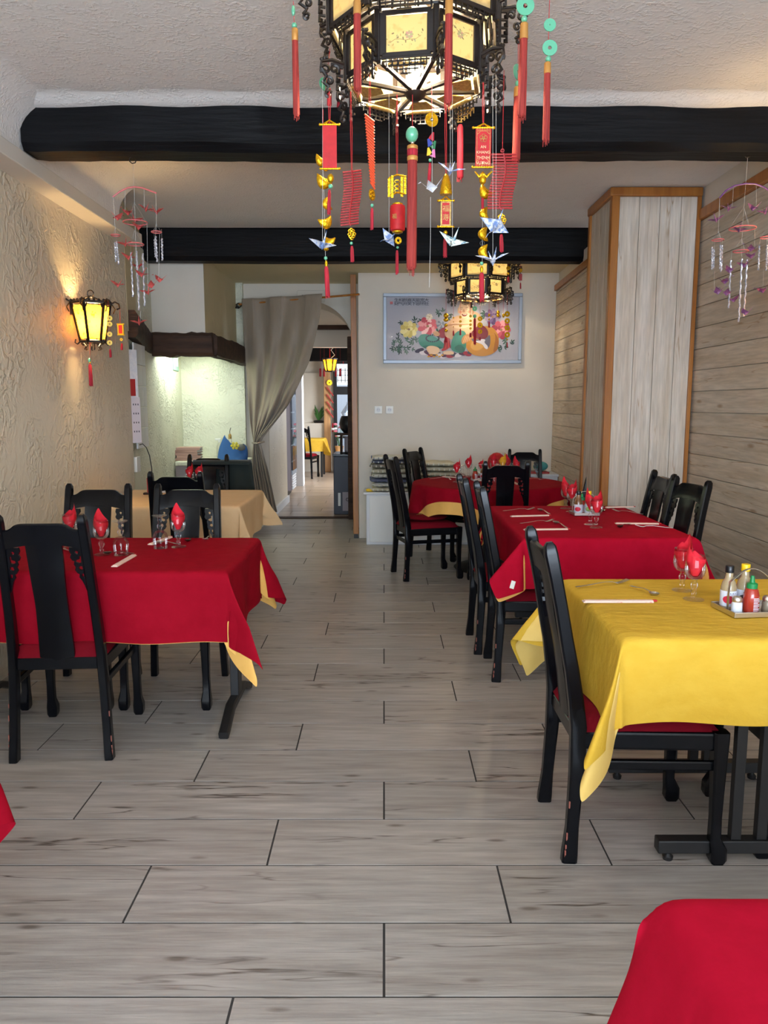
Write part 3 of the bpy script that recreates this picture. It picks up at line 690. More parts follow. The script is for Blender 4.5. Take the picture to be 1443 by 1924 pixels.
    P(skl, [(775, 180), (790, 148), (830, 136), (870, 142), (900, 175), (905, 230), (900, 280), (870, 308), (830, 312), (795, 290), (776, 240)])
    P((150, 134, 120), [(795, 158), (830, 141), (868, 147), (890, 170), (850, 158), (815, 160)])
    for u, s_ in ((800, 1), (852, 1)):
        P((84, 56, 44), [(u - 20, 203), (u, 192), (u + 20, 200), (u, 197)], 1); P((60, 36, 30), [(u - 16, 216), (u, 208), (u + 18, 214), (u, 213)], 1)
    blob((214, 148, 120), 790, 240, 16, 14); blob((214, 148, 120), 872, 238, 16, 14)
    P((190, 140, 108), [(822, 205), (836, 232), (832, 244), (812, 244), (808, 234)], 1)
    P((120, 40, 40), [(800, 256), (830, 262), (862, 252), (850, 276), (828, 284), (808, 274)], 1); P((236, 226, 214), [(808, 260), (830, 264), (856, 257), (846, 266), (826, 270)], 1)
    P(skd, [(806, 296), (832, 304), (862, 294), (834, 309)], 1)
    # gold ingots at his feet
    for i in range(6): blob((196, 146, 50), 490 + i * 26, 668 - (i % 2) * 14, 14, 8, 8)
    # red seal
    P((190, 110, 116), [(115, 140), (142, 140), (142, 164), (115, 164)], 0)
    art.build('artwork', mats, t, smooth=False)
    for row, (txt, v) in enumerate((('生和颜喜天能宽大', 127), ('财气开笑下容怀肚', 162))):
        for i, ch in enumerate(txt):
            u = 178 + i * (466 - 178) / 7
            x, z = XY(u, v)
            text_mesh('character', ch, 0.047, flatc(34, 34, 44), t, TR(x, -0.0045, z) @ RX(PI / 2) @ Matrix.Diagonal((1.15, 0.85, 1, 1)))
    return t
picture()
# =====================================================================
#                             CHAIRS
# =====================================================================
def post_y(z):
    P_ = [(0, 0.0), (0.12, 0.008), (0.30, 0.018), (0.44, 0.022), (0.55, 0.010), (0.64, -0.004), (0.84, -0.042), (1.07, -0.088)]
    for (a, ya), (b, yb) in zip(P_, P_[1:]):
        if z <= b: t = (z - a) / (b - a); t = t * t * (3 - 2 * t) * 0.35 + t * 0.65; return ya + (yb - ya) * t
    return P_[-1][1]
def post_x(z): return 0.198 - 0.018 * min(z / 0.45, 1) - 0.018 * max(0, (z - 0.45) / 0.6)
def make_chair():
    t = thing('dining_chair', 'x', 'chair')
    L = M['lacquer']
    for s in (-1, 1):
        mb = MB(); zs = [0, .03, .06, .12, .2, .3, .4, .46, .55, .65, .75, .85, .95, 1.03, 1.055, 1.068]
        hs = [.050, .050, .046, .040, .042, .046, .052, .052, .048, .044, .042, .040, .040, .042, .036, .018]
        ws = [.036] * 13 + [.036, .032, .018]
        mb.sweep([(s * post_x(z), post_y(z), z) for z in zs], ws, hs)
        o = mb.build('back_post', L, t, ang=35)
        # scuffed edges
        wr_ = MB(); rr = random.Random(3 + s)
        for i in range(5):
            z = rr.choice([rr.uniform(.03, .4), rr.uniform(.03, .3)]); wr_.box((s * (post_x(z) + .0165), post_y(z) - .0175, z), (.0035, .0045, rr.uniform(.006, .028)))
        wo = wr_.build('wear_mark', M['lacquer_wear'], o); wo['kind'] = 'stuff'
    # front legs with flared feet
    for s in (-1, 1):
        mb = MB(); zs = [0, .015, .05, .09, .16, .25, .35, .43, .455]
        mb.sweep([(s * (0.205 - .008 * z), 0.475 + (0.012 if z < .06 else 0), z) for z in zs], [.036, .046, .048, .036, .034, .038, .044, .050, .050], [.040, .054, .052, .036, .034, .038, .044, .050, .050])
        mb.build('leg', L, t, ang=30)
    # top rail, humped in the middle and bowed
    mb = MB(); n = 24; vs = []
    for i in range(n + 1):
        u = -1 + 2 * i / n; x = u * .152
        hump = 0.028 * (1 / (1 + math.exp((abs(u) - .72) * 18)))
        zt = 1.005 + hump; zb = .925 + .022 * (1 - u * u)
        bow = -.010 * (1 - u * u)
        for (dy, z) in ((-.013, zb), (-.014, zt - .006), (-.008, zt), (.008, zt), (.013, zt - .006), (.013, zb)):
            vs.append((x, post_y(z) + bow + dy, z))
    fs = []
    for i in range(n):
        for k in range(6): fs.append((i * 6 + k, i * 6 + (k + 1) % 6, i * 6 + 6 + (k + 1) % 6, i * 6 + 6 + k))
    mb.add(vs, fs); mb.build('top_rail', L, t, ang=40)
    # centre splat
    mb = MB(); n = 14
    def sp(u, v, dy):
        z = .435 + (.945 - .435) * v; w_ = .068 + .006 * math.cos(v * PI * 2) * .5
        return ((u - .5) * 2 * w_, post_y(z) - .006 * (1 - (2 * u - 1) ** 2) + dy, z)
    for dy in (-.007, .007): mb.grid(4, n, lambda u, v: sp(u, v, dy))
    for u in (0, 1): mb.grid(1, n, lambda a, v: sp(u, v, -.007 + .014 * a))
    mb.build('splat', L, t, ang=40)
    # fretwork brackets under the rail: thin pierced plates
    from mathutils.geometry import tessellate_polygon
    outer = [(-.002, .930), (.050, .932), (.053, .915), (.047, .902), (.053, .888), (.047, .876), (.038, .872), (.042, .858), (.036, .846), (.040, .834), (.032, .820), (.024, .816), (.027, .802), (.018, .788), (.012, .770), (.006, .745), (-.002, .728)]
    holes = [[(.018, .912), (.026, .916), (.033, .910), (.029, .902), (.021, .902)],
             [(.010, .892), (.018, .894), (.018, .880), (.032, .876), (.034, .868), (.022, .862), (.012, .866)],
             [(.010, .850), (.022, .850), (.026, .838), (.016, .832), (.008, .838)],
             [(.008, .818), (.016, .818), (.016, .806), (.008, .800)]]
    polys = [[Vector((x, z, 0)) for x, z in outer]] + [[Vector((x, z, 0)) for x, z in h_][::-1] for h_ in holes]
    tri = tessellate_polygon(polys); flat_ = [p for q in polys for p in q]
    for s in (-1, 1):
        mb = MB()
        def q(p, dy): return (s * (post_x(p.y) - .016 - p.x), post_y(p.y) + dy, p.y)
        for dy in (-.006, .006): mb.add([q(p, dy) for p in flat_], tri)
        for pg in polys:
            n_ = len(pg); mb.add([q(p, -.006) for p in pg] + [q(p, .006) for p in pg], [(i, (i + 1) % n_, n_ + (i + 1) % n_, n_ + i) for i in range(n_)])
        mb.build('fretwork_bracket', L, t, smooth=False)
    # seat frame
    fr_ = MB()
    fr_.box((0, .022, .422), (.37, .026, .052)); fr_.box((0, .482, .420), (.40, .026, .064))
    for s in (-1, 1): fr_.sweep([(s * .184, .03, .420), (s * .200, .47, .420)], .026, .062)
    fr_.b2((-.18, .03, .43), (.18, .47, .448))
    fr_.build('seat_frame', L, t, smooth=False, bevel=.003, seg=1)
    for s in (-1, 1): MB().sweep([(s * .186, .018, .335), (s * .198, .47, .335)], .018, .030).build('stretcher', L, t, ang=30)
    # padded seat
    mb = MB(); N = 14
    def cu(u, v):
        a = (u * 2 - 1); b = (v * 2 - 1); e = max(abs(a), abs(b))
        return (a * (.195 + .008 * v), .245 + b * .232, .448 + .052 * (1 - e ** 6) ** .5)
    mb.grid(N, N, cu); mb.build('seat', M['red_seat'], t, ang=80)
    return t
CH0 = make_chair(); _used = [False]
def chair(cx, cy, ang, label, group=None, s=1.0):
    """cx, cy: middle of the back feet; ang: turn of its facing direction away from +Y (ccw)"""
    if not _used[0]:
        _used[0] = True; o = CH0; o['label'] = label; o.location = (cx, cy, 0); o.rotation_euler = (0, 0, ang); o.scale = (s,) * 3
        if group: o['group'] = group
        return o
    return dup(CH0, label, (cx, cy, 0), ang, group, s)
R = math.radians
G = 'black lacquered dining chairs around the set tables'
c_near = chair(-1.37, 3.10, R(4), 'black lacquered chair seen from behind, nearest on the left, before the red table', G)
chair(-1.575, 4.14, R(180), 'black chair at the far side of the left red table, next to the wall', G)
chair(-1.085, 4.14, R(180), 'black chair at the far side of the left red table, towards the aisle', G)
chair(-1.36, 5.08, R(0), 'black chair seen from behind at the near side of the cream table', G)
c_jk = chair(-1.54, 6.66, R(180), 'black chair at the far side of the cream table with a dark jacket on it', G)
chair(0.612, 2.565, R(-90), 'black chair at the left end of the yellow table, nearest on the right', G)
chair(1.75, 2.60, R(90), 'black chair at the right end of the yellow table, mostly out of the picture', G)
chair(0.615, 4.235, R(-91), 'black chair on the aisle side of the long red table, nearer of its two', G)
chair(0.565, 4.70, R(-89), 'black chair on the aisle side of the long red table, farther of its two', G)
chair(1.745, 4.53, R(102), 'black chair by the boarded wall, turned toward the room, with a bright reflecting splat', G)
chair(1.735, 4.98, R(92), 'black chair by the boarded wall behind the one with the bright reflecting splat', G)
c_round = chair(0.137, 6.63, R(-75), 'black chair left of the round table with a red cushion on its seat', G)
chair(0.36, 7.70, R(-122), 'black chair behind the round table in front of the stacked seat pads', G)
chair(0.945, 6.02, R(0), 'black chair seen from behind at the near side of the round table', G)
chair(1.47, 8.02, R(172), 'black chair at the far side of the round table against the picture wall', G, .97)
chair(1.72, 6.72, R(80), 'black chair at the right of the round table beside the boxed pillar', G, .96)
MB().sweep([(-.186, .018, .33), (.186, .018, .33)], .030, .018, side=(0, 0, 1)).build('stretcher', M['lacquer'], c_round, ang=30)
# jacket over the chair at the back, hung on its top rail
def jacket():
    mb = MB()
    def fn(u, v):
        x = -0.25 + .50 * u; fold = .012 * math.sin(u * 26) * v
        z = 1.02 - abs(v - .08) * .52 + (-.03 * (2 * u - 1) ** 2 if v > .1 else 0)
        y = (-.13 if v > .12 else -.13 + (.12 - v) * .9) + fold - .05 * (v ** 2)
        return (x * (1 + .14 * v), y, z)
    mb.grid(24, 16, fn)
    o = mb.build('jacket', mat('dark_green_wool', (26, 36, 34), rough=0.9, sheen=.2), None, ang=80)
    o.location = (-1.42, 6.66, .01); o.rotation_euler = (0, 0, R(180))
    sm = o.modifiers.new('s', 'SOLIDIFY'); sm.thickness = .008
    return tag(o, 'dark jacket draped over the chair behind the cream table', 'jacket')
jacket()
# loose red cushion on the round table's left chair
mb = MB()
mb.sphere((0, 0, 0), .20, 28, 1, .95, .13)
cush = mb.build('cushion', M['red_seat'], None, ang=80); cush.location = (.36, 6.69, .527); cush.rotation_euler = (0, 0, .3)
tag(cush, 'flat round red cushion with gold print on the chair left of the round table', 'cushion')
pr_ = MB()
for i in range(7): pr_.tube([(-.10 + i * .02, -.06, .0268), (-.04 + i * .012, .0, .0272), (.0 + i * .012, .01, .0272)], .0016, 4)
pr_.build('gold_print', M['gold_matt'], cush)

# =====================================================================
#                         TABLES AND CLOTHS
# =====================================================================
TH = 0.792
def table(name, label, x0, x1, y0, y1, axis):
    t = thing(name, label, 'table', ((x0 + x1) / 2, (y0 + y1) / 2, 0))
    W, D = x1 - x0, y1 - y0
    MB().b2((-W / 2, -D / 2, TH - .03), (W / 2, D / 2, TH)).build('tabletop', M['lacquer'], t, bevel=.004)
    I = M['iron']
    for s in (-1, 1):
        if axis == 'x':   # feet bars run along x, one frame near each long side
            y = s * (D / 2 - .12)
            bar = MB().b2((-W / 2 + .17, y - .022, .03), (W / 2 - .17, y + .022, .075)).build('foot_bar', I, t, bevel=.004)
            for sx in (-1, 1): MB().lathe([(.016, 0), (.018, .012), (.010, .02), (.006, .032)], 12, (sx * (W / 2 - .21), y, 0)).build('glide', I, bar)
            for dx in (-.055, .03, .085): MB().b2((dx - .017, y - .014, .075), (dx + .017, y + .014, TH - .05)).build('post', I, t, bevel=.002)
            MB().b2((-W / 2 + .17, y - .02, TH - .06), (W / 2 - .17, y + .02, TH - .03)).build('top_bar', I, t, bevel=.003)
        else:
            x = s * (W / 2 - .05)
            MB().sweep([(x, -D / 2 + .10, .018), (x, -D / 2 + .14, .03), (x, -.15, .085), (x, .15, .085), (x, D / 2 - .14, .03), (x, D / 2 - .10, .018)], .045, .036).build('foot_bar', I, t, ang=30)
            MB().b2((x - .02, -.045, .08), (x + .02, .045, TH - .05)).build('post', I, t, bevel=.003)
            MB().b2((x - .02, -D / 2 + .1, TH - .06), (x + .02, D / 2 - .1, TH - .03)).build('top_bar', I, t, bevel=.003)
    return t
def cloth(name, label, x0, x1, y0, y1, z, drops, m, cat='tablecloth', group=None, tip=0.55, fold=0.018, seed=0, lab=None, side=.05, tips=None, under=(0,0,0,0)):
    """drops: (left, right, near, far); tips: outward lean at corners (LN, RN, LF, RF)"""
    rnd = random.Random(seed); dl, dr, dn, df = drops
    tips = tips or (tip,) * 4
    st = 0.022
    def ax(a0, a1, d0, d1):
        v = [a0 - d0 + (d0) * i / max(1, round(d0 / st)) for i in range(round(d0 / st))] if d0 > 0 else []
        v += [a0 - .0] ; nn = round((a1 - a0) / .045); v += [a0 + (a1 - a0) * i / nn for i in range(1, nn + 1)]
        if d1 > 0: v += [a1 + d1 * (i + 1) / round(d1 / st) for i in range(round(d1 / st))]
        return v
    us, vs_ = ax(x0, x1, dl, dr), ax(y0, y1, dn, df)
    ph = [rnd.uniform(0, 6) for _ in range(8)]
    def pos(s, t):
        ex = s - x1 if s > x1 else (s - x0 if s < x0 else 0.0); ey = t - y1 if t > y1 else (t - y0 if t < y0 else 0.0)
        px = min(max(s, x0), x1); py = min(max(t, y0), y1); r = math.hypot(ex, ey)
        if r < 1e-6: return (px, py, z + .0009 * math.sin(s * 9 + ph[0]) * math.sin(t * 8 + ph[1]))
        dx, dy = ex / r, ey / r; a = math.atan2(abs(ey), abs(ex)); q = math.sin(2 * a)
        k = (0 if ex < 0 else 1) + (0 if ey < 0 else 2); tp = tips[k]
        r *= 1 + under[k] / .4 * max(0, q - .35) * 1.5
        w_ = min(1, r / .25)
        tilt = side + tp * q ** 1.6
        wave = fold * w_ * (math.sin((px if abs(ey) > 0 else 0) * 13 + ph[2] + k) + .6 * math.sin((py if abs(ex) > 0 else 0) * 15 + ph[3])) * (1 - q * .6)
        tilt += .22 * q * math.sin(5 * a + ph[4 + k]) * w_
        out = r * math.sin(tilt) + .009 * (1 - math.exp(-r / .008)) + wave
        dn_ = r * math.cos(tilt) - .004 * (1 - math.exp(-r / .008))
        sw = .035 * q * math.sin(2 * a * 2 + ph[5]) * w_
        return (px + dx * out - dy * sw, py + dy * out + dx * sw, z - max(0, dn_))
    mb = MB(); n, m_ = len(us), len(vs_)
    mb.add([pos(a, b) for b in vs_ for a in us], [(j * n + i, j * n + i + 1, (j + 1) * n + i + 1, (j + 1) * n + i) for j in range(m_ - 1) for i in range(n - 1)])
    o = mb.build(name, m, None, ang=180)
    sb = o.modifiers.new('s', 'SUBSURF'); sb.levels = 1; sb.render_levels = 1
    tag(o, label, cat, group)
    if lab:
        s, t, sz, ang_ = lab
        p = Vector(pos(s, t)); px_ = (Vector(pos(s + .01, t)) - p).normalized(); py_ = (Vector(pos(s, t + .01)) - p).normalized(); nn = px_.cross(py_).normalized()
        if nn.y > 0: nn = -nn
        Rm = Matrix((px_, nn.cross(px_) * -1, nn)).transposed().to_4x4()
        l = MB(); l.box((0, 0, .004), (.022, .042, .0012), Rm if False else None)
        c = l.build('care_label', M['white_plastic'], o); c.matrix_local = TR(p) @ Rm @ RZ(ang_)
        c['label'] = 'small white care label'
    return o
G2 = 'square-edged restaurant tables'
# yellow table
table('dining_table', 'black table under the yellow cloth on the right', .735, 1.70, 2.26, 3.06, 'x')
cloth('tablecloth', 'pale yellow undercloth hanging lower than the yellow cloth', .736, 1.699, 2.261, 3.059, .7945, (.27, .3, .26, .36), M['pale_yellow'], tips=(.27, .4, .56, .5), seed=5, under=(.13,0,.05,0))
cloth('tablecloth', 'crinkled yellow tablecloth on the nearest right table', .728, 1.707, 2.252, 3.068, .799, (.30, .3, .27, .36), M['yellow_cloth'], tips=(.30, .4, .60, .5), seed=5, lab=(.50, 3.29, 1, .3))
# long red table on the right
table('dining_table', 'black table under the long red cloth on the right', .745, 1.66, 4.02, 5.34, 'x')
cloth('tablecloth', 'apricot undercloth below the long red tablecloth on the right', .746, 1.659, 4.021, 5.339, .7945, (.23, .25, .26, .25), M['orange_cloth'], tips=(.72, .3, .4, .4), seed=12, under=(.03,0,.0,0))
cloth('tablecloth', 'long red tablecloth on the middle right table', .738, 1.667, 4.012, 5.348, .799, (.24, .26, .27, .26), M['red_cloth_bright'], tips=(.75, .3, .4, .4), seed=12, lab=(.60, 3.79, 1, .6))
# left red table
table('dining_table', 'black table under the red cloth on the left', -2.02, -.675, 3.20, 4.04, 'y')
cloth('tablecloth', 'apricot undercloth showing under the left red tablecloth', -2.03, -.684, 3.206, 4.030, .7945, (.0, .28, .312, .25), M['orange_cloth'], tips=(.3, .13, .3, .02), seed=24, under=(0,.09,0,.07))
cloth('tablecloth', 'red tablecloth on the left table beside the stucco wall', -2.035, -.667, 3.192, 4.048, .799, (.0, .32, .31, .31), M['red_cloth'], tips=(.3, .20, .3, .14), seed=24)
# cream table
table('dining_table', 'black table under the cream cloth near the fireplace', -2.06, -1.02, 5.34, 6.34, 'y')
cloth('tablecloth', 'cream tablecloth on the table in front of the fireplace', -2.07, -1.012, 5.332, 6.36, .799, (.0, .30, .31, .22), M['cream_cloth'], tips=(.3, .22, .3, .30), seed=31)
# near red table bottom right and near left one
table('dining_table', 'black table under the red cloth in the bottom right corner', .425, 1.40, .20, 1.014, 'x')
cloth('tablecloth', 'bright red tablecloth in the bottom right corner of the picture', .415, 1.405, .195, 1.022, .799, (.33, .3, .3, .05), M['red_cloth_bright'], tips=(.1, .1, .1, .1), seed=41, side=.32, fold=.004)
table('dining_table', 'black table at the left edge, only its red cloth corner in view', -2.02, -1.035, 1.0, 1.76, 'y')
cloth('tablecloth', 'red tablecloth whose corner hangs at the left edge of the picture', -2.03, -1.025, .99, 1.77, .799, (.0, .34, .32, .34), M['red_cloth'], tips=(.1, .1, .1, .06), seed=44)
# round table
RX0, RY0, RR = .955, 6.98, .685
t = thing('round_table', 'black round pedestal table under red and apricot cloths', 'table', (RX0, RY0, 0))
MB().lathe([(0, TH - .03), (RR, TH - .03), (RR, TH), (0, TH)], 48).build('tabletop', M['lacquer'], t, bevel=.003)
MB().lathe([(.05, .05), (.05, TH - .03)], 20).build('pedestal', M['iron'], t)
MB().lathe([(.30, 0), (.31, .012), (.26, .035), (.08, .07), (.05, .09)], 32).build('base_plate', M['iron'], t)
def round_cloth(label, half, rot, z, m, seed, ins=1.0):
    RR = globals()['RR'] * ins
    rnd = random.Random(seed); ph = [rnd.uniform(0, 6) for _ in range(4)]; NA, NR = 144, 22
    vs = [(0, 0, z)]
    for j in range(1, NR + 1):
        for i in range(NA):
            a = 2 * PI * i / NA; b = a - rot; rm = half / max(abs(math.cos(b)), abs(math.sin(b)))
            rm = min(rm, half * 1.30)
            k = j / NR; rad = RR * min(1, k / .4) if k <= .4 else RR + (rm - RR) * (k - .4) / .6
            if rad <= RR: vs.append((rad * math.cos(a), rad * math.sin(a), z)); continue
            d = rad - RR; w_ = min(1, d / .2)
            out = .012 * (1 - math.exp(-d / .01)) + d * .10 + w_ * (.022 * math.sin(a * 11 + ph[0]) + .014 * math.sin(a * 17 + ph[1]))
            vs.append(((RR + out) * math.cos(a), (RR + out) * math.sin(a), z - d * .97 + .004 * (1 - math.exp(-d / .01))))
    fs = [(0, 1 + i, 1 + (i + 1) % NA) for i in range(NA)]
    for j in range(NR - 1):
        for i in range(NA): a = 1 + j * NA; fs.append((a + i, a + (i + 1) % NA, a + NA + (i + 1) % NA, a + NA + i))
    o = MB().add(vs, fs).build('tablecloth', m, None, ang=180); o.location = (RX0, RY0, 0)
    return tag(o, label, 'tablecloth')
round_cloth('apricot undercloth showing in arcs below the red cloth of the round table', .90, -.61, .7945, M['orange_cloth'], 7, .994)
round_cloth('red cloth on the round table with pointed corners', .80, -.61, .799, M['red_cloth'], 7)

# =====================================================================
#                       TABLE SETTINGS
# =====================================================================
ZT = .8005
GP = [(.0, .001), (.036, .001), (.037, .003), (.030, .007), (.010, .013), (.0085, .020), (.012, .026), (.0085, .032), (.0075, .038), (.013, .048), (.015, .056), (.012, .064), (.008, .070), (.010, .076)]
BOWL = [(.010, .076), (.022, .080), (.032, .092), (.0365, .108), (.036, .125), (.0335, .145), (.0330, .164)]
def make_glass():
    t = thing('wine_glass', 'x', 'glass')
    MB().lathe(GP, 18).build('stem', M['stem'], t, ang=60)
    MB().lathe(BOWL, 22).build('bowl', M['glass'], t, ang=80)
    MB().tube([(.033 * math.cos(2 * PI * i / 22), .033 * math.sin(2 * PI * i / 22), .164) for i in range(22)], .0008, 5, closed=True).build('rim', M['stem'], t)
    return t
def make_napkin():
    mb = MB(); n = 28
    def leaf_(off, hh, rs):
        def fn(u, v):
            a = (u - .5) * 2 * PI; w_ = math.exp(-(a / 1.05) ** 2)
            top = .150 + hh * w_
            z = .086 + v * (top - .086); k = min(1, (z - .086) / .05)
            r = (.010 + .0225 * k) * rs
            above = max(0, z - .160) / (hh + 1e-6)
            r *= 1 - .35 * above; r *= 1 + .06 * math.sin(a * 3 + off)
            aa = a * (1 - .45 * above) + off
            return (r * math.cos(aa), r * math.sin(aa), z)
        mb.grid(n, 14, fn)
    leaf_(0.0, .066, 1.0); leaf_(1.2, .030, .86)
    return mb.mesh('napkin', M['napkin'], True, 60)
GL0 = make_glass(); NP = make_napkin(); _g = [False]
def glass(p, label, inv=False, rz=0.0, s=1.0, group=None):
    global GL0
    if not _g[0]: _g[0] = True; o = GL0; o['label'] = label; o.location = p; o.scale = (s,) * 3
    else: o = dup(GL0, label, p, rz, None, s)
    if group: o['group'] = group
    if inv: o.rotation_euler = (PI, 0, rz); o.location.z += .165 * s
    return o
def napkin(p, label, rz=0, s=1.0, m=None, group=None):
    o = link('napkin', NP); o.location = (p[0], p[1], p[2] + .004); o.rotation_euler = (0, 0, rz); o.scale = (s,) * 3
    if m: o.data = NP.copy(); o.data.materials[0] = m
    return tag(o, label, 'napkin', group)
def keep_on_round(p, lim=.60):
    d = Vector((p[0] - RX0, p[1] - RY0, 0))
    if p[1] > 6.2 and lim < d.length < 1.4: d = d.normalized() * lim; return Vector((RX0 + d.x, RY0 + d.y, p[2]))
    return p
def setg(px, py, where, rz=0, s=1.0):
    p = keep_on_round(PZ(px, py, ZT)) if px > 700 else PZ(px, py, ZT)
    glass(p, 'stemmed glass holding a folded napkin, ' + where, rz=rz, s=s, group='wine glasses'); napkin(p, 'folded red napkin standing in the glass, ' + where, rz, s, group='folded red napkins')
def gl(px, py, label, **k): return glass(PZ(px, py, ZT), label, group='wine glasses', **k)

def fork_mesh():
    mb = MB()
    mb.sweep([(-.10, 0, .004), (-.06, 0, .006), (0, 0, .012), (.035, 0, .010), (.05, 0, .004)], [.012, .010, .005, .006, .020], [.0018] * 5, side=(0, 1, 0))
    for k in range(4):
        y = -.0085 + k * .0057; mb.sweep([(.05, y, .004), (.065, y, .005), (.082, y * 1.05, .010), (.094, y * 1.05, .014)], [.004, .0034, .003, .002], .0016, side=(0, 1, 0))
    return mb.mesh('fork', M['steel'], True, 50)
def spoon_mesh(m):
    mb = MB(); mb.sweep([(-.10, 0, .006), (-.06, 0, .008), (0, 0, .014), (.035, 0, .011), (.048, 0, .006)], [.013, .011, .006, .006, .012], [.0018] * 5, side=(0, 1, 0))
    def fn(u, v):
        a = 2 * PI * u; r = v; x = .070 + .026 * r * math.cos(a); y = .0175 * r * math.sin(a) * (1 - .15 * math.cos(a)); return (x, y, .0015 + .009 * r * r)
    mb.grid(16, 5, fn); mb.grid(16, 5, lambda u, v: (lambda p: (p[0], p[1], p[2] - .0012))(fn(u, v)))
    return mb.mesh('spoon', m, True, 60)
FM, SM_, SD = fork_mesh(), spoon_mesh(M['steel']), spoon_mesh(M['dark_spoon'])
def lay(me, name, pa, pb, label, cat, group, L0=.194, z=ZT):
    """lay a tool from handle end pa to tip pb (pixels on the table plane)"""
    a = PZ(*pa, z); b = PZ(*pb, z); d = b - a; c = (a + b) / 2
    if pa[0] > 700: c = keep_on_round(c, .52)
    o = link(name, me); o.location = c; o.rotation_euler = (0, 0, math.atan2(d.y, d.x)); s = d.length / L0; s = min(max(s, .8), 1.25); o.scale = (s, 1, 1)
    return tag(o, label, cat, group)
def fork(pa, pb, w_): return lay(FM, 'fork', pa, pb, 'steel fork ' + w_, 'fork', 'forks on the set tables')
def spoon(pa, pb, w_, me=None): return lay(me or SM_, 'spoon', pa, pb, 'steel spoon ' + w_, 'spoon', 'spoons on the set tables')
CM_ = MB().b2((-.1, -.0135, 0), (.1, .0135, .004)).b2((-.1, -.009, .004), (.095, .009, .007)).mesh('chopsticks', M['chop'], False)
CT = MB().tube([(-.1, -.004, .005), (-.112, -.004, .005)], .003, 6).tube([(-.1, .004, .005), (-.112, .004, .005)], .003, 6).mesh('chopstick_tip', M['red_orn'])
def chop(pa, pb, w_, lettering=False):
    o = lay(CM_, 'chopsticks', pa, pb, 'paper-sleeved chopsticks ' + w_, 'chopsticks', 'paper-sleeved chopsticks', .2)
    link('chopstick_tip', CT, o)
    return o
# --- yellow table
setg(1303, 1127, 'nearer of the two on the yellow table', 2.9); setg(1281, 1110, 'farther of the two on the yellow table', .3)
fork((1078, 1105), (1187, 1094), 'on the yellow table, lying behind the spoon')
spoon((1186, 1104), (1236, 1121), 'on the yellow table, its bowl over the chopsticks')
chop((1237, 1131), (1084, 1131), 'on the yellow table near its left edge')
def bottle(name, label, p, prof, m, cap, capm, parts=(), rz=0.0):
    t = thing(name, label, 'bottle', p, rz); MB().lathe(prof, 22).build('body', m, t, ang=60)
    MB().lathe(cap, 20).build('cap', capm, t, ang=40)
    for (nm, pr2, mm) in parts: MB().lathe(pr2, 24).build(nm, mm, t, ang=60)
    return t
SAUCE = [(0, .001), (.024, .001), (.026, .006), (.026, .075), (.022, .092), (.013, .108), (.0115, .128), (.0115, .134)]
BC = [(.014, .126), (.0145, .128), (.0145, .148), (.013, .150), (0, .150)]
def sauce(p, label, body, capm, band, lm=None, s=1.0):
    t = bottle('sauce_bottle', label, p, SAUCE, body, BC, capm)
    MB().lathe([(.0263, .012), (.0268, .013), (.0268, .064), (.0263, .065)], 26).build('label', lm or M['label_white'], t)
    MB().grid(12, 2, lambda u, v: (.0272 * math.cos(-PI * .85 + u * 1.5), .0272 * math.sin(-PI * .85 + u * 1.5), .036 + .014 * (v - .5) * 2 * math.sin(u * PI) ** .5)).build('label_mark', band, t)
    for q in range(4): MB().grid(3, 1, lambda u, v: (.0272 * math.cos(-2.1 + q * .32 + u * .1), .0272 * math.sin(-2.1 + q * .32 + u * .1), .056 + .003 * v)).build('label_print', M['label_ink'], t)
    t.scale = (s,) * 3
    return t
def chilli(p, label, s=1.0):
    t = bottle('chilli_bottle', label, p, [(0, .001), (.024, .001), (.026, .005), (.026, .058), (.021, .078), (.016, .086)], M['sauce_red'], [(.0175, .084), (.0175, .100), (.014, .102), (.009, .104), (.0055, .126), (.0035, .127), (0, .127)], M['green'])
    for q in range(9): MB().grid(8, 1, lambda u, v: (.0264 * math.cos(-1.7 + u * (1.0 + .35 * math.sin(q * 2.2))), .0264 * math.sin(-1.7 + u * (1.0 + .35 * math.sin(q * 2.2))), .010 + q * .0052 + .0026 * v)).build('label_print', M['label_white'], t)
    t.scale = (s,) * 3
    return t
def shaker(p, label, m, s=1.0):
    t = thing('shaker', label, 'shaker', p); MB().lathe([(0, .001), (.016, .001), (.018, .004), (.017, .036), (.014, .042)], 18).build('body', m, t)
    MB().lathe([(.0155, .041), (.0165, .044), (.0165, .052), (.012, .058), (0, .060)], 18).build('lid', M['steel'], t); t.scale = (s,) * 3
    return t
def caddy(c, label, rz, W=.185, D=.13, s=1.0):
    t = thing('condiment_tray', label, 'tray', c, rz); mb = MB()
    mb.b2((-W / 2, -D / 2, .001), (W / 2, D / 2, .004))
    for a, b in (((-W / 2, -D / 2), (W / 2, -D / 2)), ((-W / 2, D / 2), (W / 2, D / 2)), ((-W / 2, -D / 2), (-W / 2, D / 2)), ((W / 2, -D / 2), (W / 2, D / 2))):
        mb.b2((a[0] - .0015, a[1] - .0015, .001), (b[0] + .0015, b[1] + .0015, .019))
    mb.build('tray', M['steel'], t, bevel=.003)
    pts = [(-.075 + .15 * u, 0, .105 + .045 * math.sin(PI * u)) for u in [i / 16 for i in range(17)]]
    MB().sweep([(-.078, 0, .004), (-.0785, 0, .06)] + pts + [(.0785, 0, .06), (.078, 0, .004)], .012, .0018, side=(0, 1, 0)).build('handle', M['steel'], t, ang=50)
    t.scale = (s,) * 3
    return t
cp = PZ(1450, 1150, ZT); cy = Vector((1.245, 2.55, ZT)); caddy(cy, 'steel condiment tray with arched handle on the yellow table', 0.10, .19, .15)
